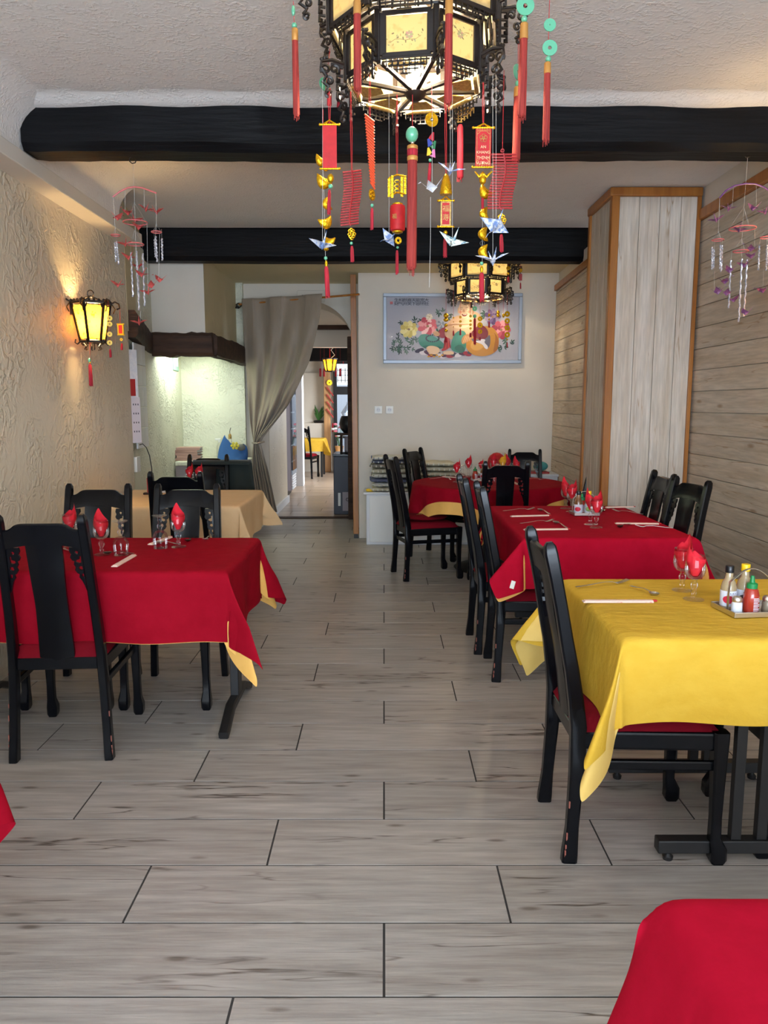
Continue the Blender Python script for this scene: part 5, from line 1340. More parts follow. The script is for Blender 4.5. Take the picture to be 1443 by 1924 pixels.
# coin with paper fans
h = Hang('coin_charm', 'round gold coin charm with folded colour papers and a tassel', 811, 190, 2.96); h.cord((811, 150), (811, 212)); h.coin((811, 225), .0245, .35)
for (px, py, m_, rz) in ((812, 256, M['tassel_red'], .3), (807, 268, flatc(40, 60, 150), -.4), (815, 272, flatc(30, 110, 70), .4), (806, 285, flatc(226, 190, 40), -.2), (814, 288, flatc(206, 110, 160), .2)):
    c = h.loc(px, py); h.part(MB().prism([(-.003, .014), (.003, .014), (.011, -.014), (-.011, -.012)], TR(c) @ RY(rz) @ RX(PI / 2), .004), 'folded_paper', m_)
h.bead((808, 301), .006, M['jade']); h.tassel((808, 306), (806, 347), .006, M['tassel_red'])
# gold buddha bell & small banner
h = Hang('gold_charm', 'gold seated-figure bell over a small red and gold banner', 838, 160, 3.0); h.cord((837, 165), (838, 330), dbl=True)
c = h.loc(838, 347); h.part(MB().lathe([(.0225, -.036), (.0235, -.030), (.021, -.018), (.020, -.004), (.016, .010), (.013, .020), (.011, .028), (.006, .036), (.001, .040)], 16, c), 'gold_figure', M['gold'])
x0, x1, zt, zb = banner(h, (828, 377), (847, 426), M['gold_matt'], False); h.part(MB().b2((x0 + .006, -.0022, zb + .008), (x1 - .006, -.0013, zt - .008)), 'red_field', M['red_orn'])
for i, ch in enumerate('福寿'): text_mesh('character', ch, .026, M['gold_matt'], h.t, TR((x0 + x1) / 2, -.0026, zt - .030 - i * .032) @ RX(PI / 2))
h.bead((837, 437), .008, M['gold']); h.tassel((836, 448), (836, 484), .007, M['tassel_red'])
# text banner
h = Hang('red_banner', 'red banner with gold flower and the words AN KHANG THINH VUONG', 908, 160, 2.93); h.cord((908, 155), (908, 236), dbl=True)
x0, x1, zt, zb = banner(h, (894, 240), (922, 314), M['red_orn'], True); cx = (x0 + x1) / 2
fl = MB()
for k in range(5):
    a = PI / 2 + k * 2 * PI / 5; fl.tube([(cx + .008 * math.cos(a) + .006 * math.cos(j * PI / 4), -.0024, zt - .036 + .008 * math.sin(a) + .006 * math.sin(j * PI / 4)) for j in range(8)], .0008, 4, closed=True)
fl.tube([(cx + .004 * math.cos(j * PI / 4), -.0024, zt - .036 + .004 * math.sin(j * PI / 4)) for j in range(8)], .0008, 4, closed=True)
h.part(fl, 'flower_emblem', M['gold_matt'])
for i, wd in enumerate(('AN', 'KHANG', 'THỊNH', 'VƯỢNG')): text_mesh('lettering', wd, .0135, flatc(240, 206, 160), h.t, TR(cx, -.0022, zt - .066 - i * .0185) @ RX(PI / 2) @ Matrix.Diagonal((1.05, 1, 1, 1)), .0006)
h.part(MB().tube([h.loc(892, 322), h.loc(900, 332), h.loc(907, 326), h.loc(914, 332), h.loc(925, 322)], [.002, .006, .009, .006, .002], 8), 'gold_charm', M['gold']); h.bead((907, 338), .013, M['gold'], 1.3, 'gold_charm')
h = Hang('ingot_chain', 'string of gold ingots with a long tassel, right under the lantern', 907, 340, 3.04); h.cord((907, 318), (906, 500), M['thread'], .0008)
h.ingot((911, 364), .026, .5, .3); h.ingot((908, 402), .021, 1.4, .2); h.ingot((906, 440), .023, 1.5, .3); h.disc((906, 457), .009, M['iron'], .8, 'ring'); h.ingot((906, 473), .022, 1.5, -.2)
h.bead((905, 495), .007, M['jade']); h.part(MB().lathe([(.004, -.012), (.007, 0), (.004, .012)], 10, h.loc(905, 506)), 'gold_cap', M['gold']); h.tassel((905, 512), (905, 567), .010, M['tassel_red'])
h.tassel((907, 352), (907, 398), .005, M['tassel_red'])
# firecrackers right
h = Hang('firecracker_string', 'broad red firecracker string at the right under the lantern', 945, 130, 3.0); h.cord((947, 132), (944, 284)); h.disc((944, 283), .007, M['dark_red'], .6, 'loop')
crackers(h, (946, 288), (943, 394), 43, 20, M['dark_red'], 0, .009, r=.0036); pendant_gold(h, (943, 415), .017); h.bead((942, 433), .006, M['jade']); h.tassel((942, 440), (942, 474), .007, M['tassel_red'])
# paper cranes on threads
def crane(px, py, Y, s, m, rot, label, top=None):
    t = thing('origami_crane', label, 'paper crane', PY(px, py, Y), 0, None)
    o = link('folded_crane', crane_mesh('folded_crane', m, s), t); o.rotation_euler = rot
    if top is not None:
        a = PY(px, top, Y) - PY(px, py, Y); MB().tube([(0, 0, .1 * s), (a.x, 0, a.z)], .0007, 4).build('thread', M['thread'], t)
    return t
crane(606, 462, 2.92, 0.054, M['paper_blue'], (.2, .3, 1.9), 'pale blue paper crane below the left ingot string', 150)
crane(731, 448, 3.04, 0.043, M['paper_blue'], (.9, .4, 2.7), 'crumpled blue and white paper crane beside the small red lantern', 172)
crane(812, 354, 2.88, 0.048, M['paper_white'], (0, .1, 2.9), 'white paper crane under the coin charm', 160)
crane(846, 322, 2.92, 0.055, M['paper_blue'], (.3, -.3, 1.3), 'blue and white paper crane above the gold figure', 160)
crane(850, 456, 2.92, 0.060, M['paper_multi'], (.5, -.7, 1.1), 'many-coloured paper crane below the small banner', 160)
crane(932, 425, 2.90, 0.062, M['paper_blue'], (.6, .8, 2.3), 'blue and silver paper crane right of the gold ingots', 140)
crane(926, 490, 2.90, 0.065, M['paper_blue'], (-.1, -.1, 1.7), 'large blue paper crane hanging lowest at the right', 140)
t = thing('hanging_thread', 'long white thread hanging below the white paper crane', 'thread', PY(809, 370, 2.88)); MB().tube([(0, 0, 0), (.001, 0, -.14), (-.002, 0, PY(809, 540, 2.88).z - PY(809, 370, 2.88).z)], .0008, 4).build('thread', M['thread'], t)

# small charms below the second lantern
Y2 = 8.02
def small(px, top, items, tas, label, Yq=Y2):
    top = max(488, top - 26); h = Hang('lantern_charm', label, px, top, Yq, 'charms below the far lantern'); h.cord((px, top), (px, items[0][0]), r=.0018)
    for (py, r, m, sz, kind) in items:
        if kind == 'c': h.coin((px, py), r, .2, m)
        elif kind == 'd': h.disc((px, py), r, m, .3, 'disc', .2, .006)
        else: h.bead((px, py), r, m, sz)
    if tas: h.cord((px, items[-1][0]), (px, tas[0]), r=.0015); h.tassel((px, tas[0]), (px, tas[1]), tas[2], M['tassel_red'])
    return h
g_ = M['gold']
small(838, 568, [(593, .026, g_, 1, 'b'), (601, .028, g_, .7, 'b'), (611, .018, g_, 1, 'b'), (621, .018, g_, 1, 'b')], (633, 644, .016), 'thick gold charm, leftmost below the far lantern')
small(852, 572, [(597, .009, g_, 1, 'b'), (605, .006, g_, 1, 'b'), (614, .006, g_, 1, 'b')], (621, 631, .008), 'thin gold charm with tiny beads below the far lantern')
small(865, 572, [(596, .013, M['gold'], 1, 'd'), (604, .013, g_, 1, 'd'), (612, .013, g_, 1, 'd')], (618, 630, .009), 'string of three small gold rings over the painted chest')
small(884, 572, [(594, .013, g_, 1, 'd'), (603, .013, g_, 1, 'd'), (610, .013, g_, 1, 'd'), (617, .012, g_, 1, 'd')], (625, 634, .011), 'string of four small gold rings left of the jade one')
small(892, 566, [(580, .024, M['jade'], 1, 'd'), (594, .019, M['jade'], 1, 'b')], (598, 649, .013), 'jade charm with a long dark tassel below the far lantern')
small(902, 570, [(599, .024, g_, 1, 'c'), (611, .028, g_, 1, 'c'), (623, .023, g_, 1.1, 'c')], (633, 640, .007), 'three gold coins right of the jade charm')
small(919, 572, [(592, .012, g_, 1.4, 'b'), (600, .010, g_, 1, 'b')], (604, 616, .009), 'small gold charm with short tassel over the purple flower')
small(936, 568, [(587, .017, g_, 1.2, 'b'), (593, .018, g_, 1, 'b')], None, 'plain gold gourd charm below the far lantern')
small(946, 574, [(593, .014, g_, 1.5, 'b')], None, 'small dull gold charm left of the four coins')
small(953, 568, [(590, .029, g_, 1, 'c'), (603, .028, g_, 1, 'c'), (616, .028, g_, 1, 'c'), (629, .029, g_, 1, 'c'), (638, .009, g_, 1, 'b')], (643, 653, .006), 'four gold coins, rightmost below the far lantern')
small(955, 494, [(504, .020, g_, 1, 'd'), (514, .014, g_, 1, 'b')], (520, 531, .012), 'gold ring charm with red tassel at the right side of the far lantern', 7.85)
h = small(978, 495, [(508, .018, g_, 1, 'c')], (531, 543, .007), 'gold disc and red block charm just right of the far lantern', 7.85); h.part(MB().box(h.loc(978, 521), (.030, .012, .062)), 'red_block', M['dark_red'])

# =====================================================================
#                           WIND-CHIME MOBILES
# =====================================================================
def mobile(label, Y, hook, arc, mcol, ringm, cranes, rings, rods, cm, extra_strings, zbeam):
    o = PY(hook[0], hook[1], Y); t = thing('wind_chime_mobile', label, 'wind chime', o)
    L = lambda px, py: PY(px, py, Y) - o
    hk = tag(MB().tube([(0, 0, .03), (0, 0, .015), (-.018, 0, .004), (-.020, 0, -.012), (-.006, 0, -.024), (.012, 0, -.020), (.018, 0, -.006)], .0028, 6).build('hook', M['iron'], None), label.split(' ')[0] + ' mobile hangs from this iron ceiling hook on the beam', 'hook')
    hk.location = o + Vector((0, 0, .012))
    MB().tube([L(*p) for p in arc], .0045, 6).build('arc', mcol, t)
    MB().tube([(0, 0, -.01), L(arc[len(arc) // 2][0], arc[len(arc) // 2][1])], .0008, 4).build('thread', M['thread'], t)
    for (a, b) in extra_strings: MB().tube([L(*a), L(*b)], .0007, 3).build('thread', M['thread'], t)
    for (px, py, wpx, hpx) in rings:
        r = wpx / 2 * Y / FPX; c = L(px, py); tl = math.asin(min(.9, hpx / wpx)) * .6
        MB().tube([c + Vector((r * math.cos(a), r * math.sin(a) * .9, -r * math.sin(a) * .03)) for a in [2 * PI * i / 24 for i in range(24)]], .0032, 6, closed=True).build('ring', ringm, t)
        for a in (.5, 2.6, 4.7): MB().tube([c + Vector((r * math.cos(a), r * math.sin(a), 0)), c + Vector((0, 0, r * 1.6))], .0006, 3).build('thread', M['thread'], t)
    me = crane_mesh('paper_crane', cm, .050); rr = random.Random(len(cranes))
    for i, (px, py) in enumerate(cranes):
        c = link('paper_crane', me, t); c.location = L(px, py) + Vector((0, rr.uniform(-.05, .05), 0)); c.rotation_euler = (rr.uniform(-.2, .2), rr.uniform(-.2, .2), rr.uniform(0, 6))
    rm = {}
    for i, (px, p0, p1, dx) in enumerate(rods):
        a, b = L(px, p0), L(px + dx, p1); dy = .03 * math.sin(i * 2.1)
        n = 26; mb = MB(); pts = []
        for k in range(n + 1):
            u = k / n; pts.append(a.lerp(b, u) + Vector((.0018 * math.cos(k * 1.6), dy + .0018 * math.sin(k * 1.6), 0)))
        mb.tube(pts, .0050, 6); mb.build('chime_rod', M['chime'], t)
        MB().tube([a + Vector((0, dy, 0)), a + Vector((0, dy * .6, .05))], .0006, 3).build('thread', M['thread'], t)
    return t
mobile('pink mobile of paper cranes and clear twisted rods by the left wall', 4.53, (250, 303), [(212, 370), (225, 360), (240, 353), (252, 351), (267, 353), (281, 358), (294, 363)], M['pink'], M['pink'],
       [(215, 406), (235, 396), (271, 391), (292, 397), (250, 411), (256, 424), (236, 460), (241, 484), (256, 499), (271, 519), (298, 525), (280, 535), (222, 536), (278, 550), (264, 608)],
       [(254, 418, 43, 9), (254, 459, 30, 9), (294, 436, 18, 5), (217, 442, 16, 4)],
       [(246, 474, 558, 4), (254, 470, 563, 5), (259, 478, 584, 5), (268, 476, 575, 4), (288, 447, 481, 2), (295, 446, 494, 3), (304, 448, 489, 1), (213, 453, 490, 2), (222, 455, 498, 4)], M['paper_pink'],
       [((252, 352), (254, 418)), ((213, 369), (215, 405)), ((213, 370), (217, 440)), ((293, 363), (294, 436)), ((235, 356), (235, 396)), ((271, 356), (271, 392)), ((254, 424), (256, 500)), ((264, 584), (264, 606)), ((276, 420), (278, 548)), ((300, 440), (298, 525))], 2.845)
mobile('purple mobile of paper cranes and clear twisted rods in front of the boarded wall', 4.5, (1405, 292), [(1352, 372), (1364, 358), (1380, 349), (1401, 345), (1420, 346), (1436, 352), (1450, 362)], M['purple'], M['pink'],
       [(1352, 410), (1376, 389), (1421, 389), (1441, 398), (1394, 430), (1418, 465), (1410, 482), (1372, 508), (1367, 527), (1342, 551), (1368, 550), (1384, 562), (1400, 588), (1433, 546), (1394, 500)],
       [(1395, 429, 46, 10), (1392, 472, 27, 6), (1349, 451, 20, 4), (1441, 446, 22, 4)],
       [(1338, 464, 506, 0), (1345, 466, 503, -1), (1350, 462, 507, -1), (1357, 461, 510, -2), (1377, 488, 578, -4), (1390, 488, 606, -6), (1404, 488, 595, -6), (1431, 460, 506, -2), (1437, 462, 500, 0), (1441, 462, 508, -1)], M['paper_purple'],
       [((1401, 346), (1395, 428)), ((1352, 372), (1352, 408)), ((1352, 372), (1349, 451)), ((1378, 350), (1376, 388)), ((1421, 347), (1421, 388)), ((1395, 434), (1392, 472)), ((1418, 430), (1418, 464)), ((1435, 506), (1433, 545)), ((1342, 508), (1342, 550))], 2.845)

# =====================================================================
#                             WALL LAMP
# =====================================================================
def half_lamp():
    o = PY(176, 600, 5.12); t = thing('wall_lantern', 'amber glass wall lantern with black carved frame on the left wall', 'lamp', (-1.965, 5.30, 2.045))
    B = M['black_fret']; N = 5; zt, zb = .125, -.125; rt, rb = .125, .078
    A = [math.radians(x) for x in (-90, -38, 12, 62, 112)]   # fan of faces around the wall side; x is out of the wall
    def cp(a, r, z): return Vector((r * math.cos(a), r * math.sin(a), z))
    A = [math.radians(-180 + k * 60 + 30) for k in range(7)]
    for k in range(6):
        a, b = A[k], A[k + 1]
        p = [cp(a, rb, zb), cp(b, rb, zb), cp(b, rt, zt), cp(a, rt, zt)]
        c = sum(p, Vector()) / 4; q = [c + (x - c) * .86 for x in p]
        MB().add(q, [(0, 1, 2, 3)]).build('glass_panel', M['amber_glass'], t)
        fm_ = MB(); 
        for i in range(4): fm_.tube([p[i], p[(i + 1) % 4]], .010, 6)
        for i, sgn in ((2, 1), (3, -1)):   # rounded upper corners
            fm_.tube([p[i].lerp(p[(i + 1) % 4] if i == 2 else p[2], .16), p[i].lerp(c, .22), p[i].lerp(p[1] if i == 2 else p[0], .14)], .005, 5)
        fm_.build('panel_frame', B, t)
    for k in range(6):
        a = A[k]; mb = MB()
        mb.tube([cp(a, rt, zt), cp(a, rt + .03, zt + .02), cp(a, rt + .055, zt + .008), cp(a, rt + .06, zt - .02), cp(a, rt + .04, zt - .03)], .006, 6)
        mb.tube([cp(a, rt + .01, zt), cp(a, rt + .03, zt - .03), cp(a, rt + .015, zt - .06)], .004, 5)
        mb.tube([cp(a, rb, zb), cp(a, rb + .02, zb - .02), cp(a, rb + .035, zb - .01), cp(a, rb + .03, zb + .012)], .005, 6)
        mb.build('dragon_scroll', B, t)
    tp_ = MB()
    for k in range(6):
        a = A[k]; b = A[k + 1]
        for j in range(4): tp_.sphere(cp(a, rt, zt).lerp(cp(b, rt, zt), j / 4) + Vector((0, 0, .014)), .010, 6)
        tp_.tube([cp(a, rt, zt), cp(a, .05, zt + .03), Vector((0, 0, zt + .05))], .004, 5)
    tp_.tube([Vector((.022 * math.cos(q), 0, zt + .065 + .022 * math.sin(q))) for q in [i * .5 for i in range(13)]], .004, 5)
    tp_.build('crown', B, t)
    bt = MB()
    for k in range(6):
        a = (A[k] + A[k + 1]) / 2; bt.tube([cp(a, rb * .9, zb), cp(a, rb * .6, zb - .03), cp(a, rb * .75, zb - .05), cp(a, rb * .55, zb - .055)], .004, 5)
    bt.build('bottom_scroll', B, t)
    MB().box((-.13, 0, .09), (.05, .05, .08)).build('wall_mount', B, t, bevel=.005)
    MB().sphere((0, 0, 0), .025, 12, sz=1.3).build('bulb', M['bulb'], t)
    # long tassel below
    h = Hang('lamp_tassel', 'dark red tassel on a thread below the wall lantern', 169, 636, t.location.y); h.cord((169, 640), (169, 668)); h.bead((168, 677), .009, M['jade'], 1.8); h.bead((169, 681), .006, M['gold'], 1.5); h.tassel((169, 684), (171, 727), .012, M['tassel_red'])
    h = Hang('lamp_charm', 'string of yellow discs with tassel at the right of the wall lantern', 205, 585, t.location.y - .06); h.cord((203, 566), (205, 600))
    for py in (598, 609, 628, 644): h.disc((206, py), .017, M['yellow_cap'], .25, 'disc', .4)
    h.cord((206, 600), (207, 656)); h.tassel((207, 656), (208, 672), .008, M['tassel_red'])
    h = Hang('lamp_charm', 'small yellow and red paper lantern charm beside the wall lantern', 226, 574, t.location.y + .1); h.cord((225, 576), (226, 610)); c = h.loc(227, 619)
    h.part(MB().b2(c + Vector((-.020, -.008, -.036)), c + Vector((.020, .008, .036))), 'yellow_frame', M['yellow_cap']); h.part(MB().b2(c + Vector((-.012, -.010, -.028)), c + Vector((.012, .010, .028))), 'red_field', M['red_orn'])
    for z in (-.036, .036): h.part(MB().tube([c + Vector((-.025, 0, z)), c + Vector((.025, 0, z))], .004, 5), 'yellow_rod', M['yellow_cap'])
    h.disc((228, 638), .010, M['yellow_cap'], .3, 'disc'); h.tassel((229, 645), (229, 658), .008, M['tassel_red'])
    return t
wlamp = half_lamp()
point('wall_lamp_bulb', tuple(wlamp.location), 26, (1.0, .66, .28), .045)

wl2 = dup(wlamp, 'amber wall lantern on the right boarded wall, outside the picture', (2.27, 4.25, 2.05), PI)
point('wall_lamp_bulb', (2.27, 4.25, 2.05), 34, (1.0, .68, .32), .045)
# =====================================================================
#                     CURTAIN, ROD AND DOORWAY THINGS
# =====================================================================
ra, rb_ = PY(449, 572, 8.98), PY(675, 553, 8.30)
rod = tag(MB().tube([ra, rb_], .011, 10).build('curtain_rod', M['trim'], None), 'thin wooden curtain rod running slanted across the arch', 'curtain rod')
t = thing('rod_hook', 'dark iron hook holding the curtain rod at the fireplace corner', 'hook', ra + Vector((-.03, .05, .0))); MB().tube([(-.03, .28, .0), (-.02, .05, .01), (.02, 0, .02), (.05, -.01, -.01), (.02, -.01, -.035), (-.02, 0, -.03)], .008, 6).build('iron_hook', M['iron'], t); MB().sphere((0, 0, -.02), .018, 8).build('knob', M['iron'], t)
t = MB().b2((-1.02, 9.32, 2.70), (-.70, 9.352, 2.83)).build('wooden_block', M['plaster_smooth'], None, bevel=.005); tag(t, 'whitewashed block with screws fixed on the wall above the curtain', 'block')
for i in range(3): MB().lathe([(0, 0), (.008, 0), (.008, .004), (0, .005)], 8, (0, 0, 0), TR(-.96 + i * .10, 9.32, 2.77) @ RX(PI / 2)).build('screw', M['iron'], t)
def curtain():
    # rows given by pixel edges; depth follows the slanted rod at the top and turns vertical below
    rows = [(560, 455, 606), (600, 457, 601), (640, 459, 592), (680, 461, 580), (720, 464, 563), (760, 467, 541), (795, 470, 515), (822, 474, 492), (832, 476, 488), (850, 474, 494), (880, 472, 503), (920, 478, 512), (962, 484, 521)]
    def edge(v):
        f_ = v * (len(rows) - 1); i = min(int(f_), len(rows) - 2); q = f_ - i
        return [a + (b - a) * q for a, b in zip(rows[i], rows[i + 1])]
    Yl, Yr = 8.92, 8.45
    def fn(u, v):
        y, xl, xr = edge(v); ytop = y + (2 - 10 * u) * max(0, 1 - v * 4)
        tie = math.exp(-((v - .64) / .16) ** 2); w_ = (xr - xl) / 151
        uu = u
        px = xl + (xr - xl) * uu
        if v > .63: # gathered part hangs below the tie
            pass
        Yd = Yl + (Yr - Yl) * u * max(0, 1 - v * 1.35)
        pl_ = .035 * math.sin(u * 26 + .6) * (.5 + .5 * (1 - v)) + .05 * tie * math.sin(u * 44 + v * 14) + .04 * (1 - w_) * math.sin(u * 40 + v * 9)
        # diagonal drapes running to the tie
        dg = .030 * math.sin((u * 7 + (v - .64) * 16 * (u - .0)) * 2.2) * min(1, v * 3) * (v < .66)
        p = PY(px, ytop, Yd)
        beh = 0.0
        for a_, b_ in ((.14, .35), (.50, .80)):
            if a_ < u < b_: beh = math.sin(PI * (u - a_) / (b_ - a_)) ** .6
        tw = max(0, 1 - v * 5); p.y += (pl_ * .8 + dg) * (1 - tw) + (.055 * beh - .022) * tw; return p
    mb = MB(); mb.grid(110, 80, fn)
    o = mb.build('curtain', M['curtain'], None, ang=180); sm = o.modifiers.new('s', 'SOLIDIFY'); sm.thickness = .004
    tag(o, 'taupe grommet curtain tied back to the left in the arch', 'curtain')
    for (px) in (477, 507, 532, 571):
        f_ = (px - 455) / 151; c = ra.lerp(rb_, (PY(px, 562, 8.9 - .45 * f_).x - ra.x) / (rb_.x - ra.x))
        MB().tube([c + Vector((.0, .024 * math.cos(a) * .2, 0)) + Vector((.024 * math.cos(a), 0, .024 * math.sin(a))) for a in [2 * PI * i / 18 for i in range(18)]], .005, 6, closed=True).build('grommet', M['steel'], o)
    a = PY(474, 832, 8.84); b = PY(497, 830, 8.80)
    MB().tube([a, a.lerp(b, .5) + Vector((0, -.06, -.01)), b], .010, 6).build('tieback', M['curtain'], o)
    return o
curtain()
# far room things
t = thing('amber_lantern', 'small amber hexagonal lantern hanging in the far room', 'lantern', PY(620, 686, 12.8))
for k in range(6):
    a, b = k * PI / 3, (k + 1) * PI / 3; cpt = lambda an, r, z: Vector((r * math.cos(an), r * math.sin(an), z))
    p = [cpt(a, .075, -.10), cpt(b, .075, -.10), cpt(b, .12, .10), cpt(a, .12, .10)]; c = sum(p, Vector()) / 4
    MB().add([c + (x - c) * .85 for x in p], [(0, 1, 2, 3)]).build('glass_panel', M['amber_glass'], t)
    f_ = MB(); [f_.tube([p[i], p[(i + 1) % 4]], .010, 5) for i in range(4)]; f_.build('panel_frame', M['black_fret'], t)
MB().sphere((0, 0, 0), .035, 10).build('bulb', M['bulb'], t); MB().tube([(0, 0, .10), (0, 0, .545)], .006, 5).build('cord', M['cord'], t); MB().tube([(0, 0, .10), (.08, 0, .16), (.02, 0, .24), (.1, 0, .33), (0, 0, .38)], .005, 5).build('cable', M['white_plastic'], t)
point('amber_lantern_bulb', tuple(PY(620, 686, 12.8)), 3, (1, .65, .3), .05)
def farb(name, label, cat, m, lo, hi, bevel=.01): 
    o = MB().b2([a - (b + a) / 2 for a, b in zip(lo, hi)][:2] + [0], [(b - a) / 2 for a, b in zip(lo, hi)][:2] + [hi[2] - lo[2]]).build(name, m, None, bevel=bevel); o.location = ((lo[0] + hi[0]) / 2, (lo[1] + hi[1]) / 2, lo[2]); return tag(o, label, cat)
ctr = thing('counter', 'dark charcoal counter cabinet just beyond the arch on the right', 'counter', (-.44, 10.78, 0)); MB().b2((-.25, -.30, 0), (.22, .3, .80)).build('body', M['screen_dark'], ctr, bevel=.008); MB().b2((-.26, -.32, .80), (.24, .32, .83)).build('top', M['black_cap'], ctr, bevel=.004)
MB().b2((-.13, -.312, .05), (.10, -.300, .31)).build('lower_panel', M['grey_metal'], ctr, bevel=.004); MB().b2((-.19, -.312, .12), (-.155, -.300, .30)).build('vent', M['white_plastic'], ctr, bevel=.002)
MB().tube([(-.06 + .02 * math.cos(a), -.314, .21 + .02 * math.sin(a)) for a in [i * PI / 6 for i in range(12)]], .004, 5, closed=True).build('knob', M['iron'], ctr)
pd = tag(MB().lathe([(0, 0), (.08, .0), (.12, .012), (.02, .016), (0, .018)], 20).build('dish', M['black_cap'], None), 'dark shallow dish on the counter beyond the arch', 'dish'); pd.location = (-.50, 10.75, .832)
pot = thing('drinks_dispenser', 'round black vessel with a glass top on its stand beyond the arch', 'vessel', (-.50, 10.95, 1.10)); MB().lathe([(0, 0), (.07, .0), (.12, .06), (.135, .13), (.12, .20), (.10, .24)], 24).build('black_body', M['black_cap'], pot); MB().lathe([(.10, .24), (.11, .28), (.06, .36), (.03, .40), (.03, .44)], 20).build('glass_top', M['glass'], pot)
st = thing('vessel_stand', 'dark stand with shelf carrying the black vessel', 'stand', (-.50, 10.95, .83)); MB().b2((-.19, -.1, .24), (.12, .1, .27)).build('shelf', M['mantel'], st); [MB().b2((x, -.08, 0), (x + .03, .08, .24)).build('leg', M['mantel'], st) for x in (-.12, .08)]; MB().b2((-.06, -.05, 0), (.05, .05, .22)).build('jar', M['grey_metal'], st, bevel=.02)
fg = thing('drinks_fridge', 'tall pale grey display fridge beyond the arch on the left', 'fridge', (-1.70, 12.95, 0)); MB().b2((-.30, -.3, .08), (.17, .3, 1.95)).build('body', M['grey_metal'], fg, bevel=.01); MB().b2((.17, -.28, .42), (.20, .28, 1.9)).build('glass_door', thin_glass('fridge_glass', (.7, .75, .8, 1), 1), fg); MB().b2((.165, -.29, .35), (.195, .29, .42)).build('door_rail', M['alu'], fg)
for k in range(6): MB().b2((.172, -.26, .10 + k * .042), (.186, .26, .125 + k * .042)).build('vent_slat', M['white'], fg)
for k in range(5): MB().b2((.171, -.25, .55 + k * .27), (.176, .25, .57 + k * .27)).build('shelf', M['white'], fg)
MB().b2((-.25, -.28, 0), (.1, .28, .08)).build('plinth', M['iron'], fg)
tf = thing('dining_table', 'black table under the small yellow cloth in the far room', 'table', (-1.62, 16.35, 0)); MB().b2((-.42, -.38, .76), (.36, .38, .785)).build('tabletop', M['lacquer'], tf); [MB().b2((x, y, 0), (x + .04, y + .04, .76)).build('leg', M['iron'], tf) for x in (-.4, .3) for y in (-.34, .3)]
cloth('tablecloth', 'yellow tablecloth on the table seen through the arch', -2.045, -1.255, 15.965, 16.735, .79, (.2, .3, .26, .26), M['yellow_cloth'], tips=(.3, .4, .3, .3), seed=51)
chair(-1.66, 15.62, R(-10), 'black chair in front of the small yellow table in the far room')
pt = thing('potted_fern', 'leafy green plant on the alcove ledge in the far room', 'plant', (-1.47, 17.38, 1.09)); MB().lathe([(.0, 0), (.10, 0), (.12, .04), (.10, .06)], 14).build('dish', M['iron'], pt)
rr = random.Random(2)
for i in range(16):
    a = rr.uniform(0, 6.28); q = rr.uniform(.05, .16); hh = rr.uniform(.2, .42); mb = MB(); mb.sweep([(0, 0, .05), (q * .4 * math.cos(a), q * .4 * math.sin(a), hh * .6), (q * math.cos(a), q * math.sin(a), hh)], [.012, .045, .004], .003); mb.build('leaf', M['leaf'], pt)
h = Hang('firecracker_string', 'bundled pink firecrackers hanging on the pine post in the far room', 621, 715, 17.16); h.coin((619, 719), .06, .2)
for i in range(16):
    c = h.loc(620 + (i % 4 - 1.5) * 2.6, 730 + i * 3.4); h.part(MB().tube([c + Vector((-.03, 0, .03)), c + Vector((.03, -.02, -.04))], .016, 6), 'firecracker', M['paper_pink'])
h.tassel((625, 795), (625, 812), .02, M['tassel_red'])
fv = thing('flower_vase', 'vase of pink and white flowers by the far door', 'vase', (-.98, 16.9, 0)); MB().lathe([(0, 0), (.10, 0), (.12, .2), (.08, .5), (.10, .6)], 16).build('pot', M['pine'], fv)
for i in range(14):
    a = rr.uniform(0, 6.28); q = rr.uniform(.02, .14); z = rr.uniform(.75, 1.1); MB().tube([(0, 0, .55), (q * .5 * math.cos(a), q * .5 * math.sin(a), .75), (q * math.cos(a), q * math.sin(a), z)], .005, 4).build('stem', M['leaf'], fv); MB().sphere((q * math.cos(a), q * math.sin(a), z), .045, 8, sz=.6).build('blossom', flatc(224, 120, 140) if i % 3 == 0 else M['white'], fv)
wc = thing('wind_chime', 'small dark hanging chime lantern near the far door', 'wind chime', PY(645, 705, 16.2)); 
mb = MB(); [mb.box((x, 0, z), (.07, .07, .012)) for x in (-.08, 0, .08) for z in (-.1, 0, .1)]; [mb.box((x, 0, 0), (.012, .07, .30)) for x in (-.12, -.04, .04, .12)]; mb.build('lattice', M['iron'], wc); MB().tube([(0, 0, .15), (0, 0, .80)], .006, 4).build('cord', M['cord'], wc)
for i, (px, Yq) in enumerate(((602, 13.6), (609, 13.6), (631, 13.4), (639, 13.4))):
    h = Hang('hanging_tassel', ['first', 'second', 'third', 'fourth'][i] + ' red tassel from the left along the far room beam', px, 690, Yq, 'red tassels in the far room'); h.cord((px, 622), (px, 693)); h.tassel((px, 692), (px, 708), .018, M['tassel_red'])

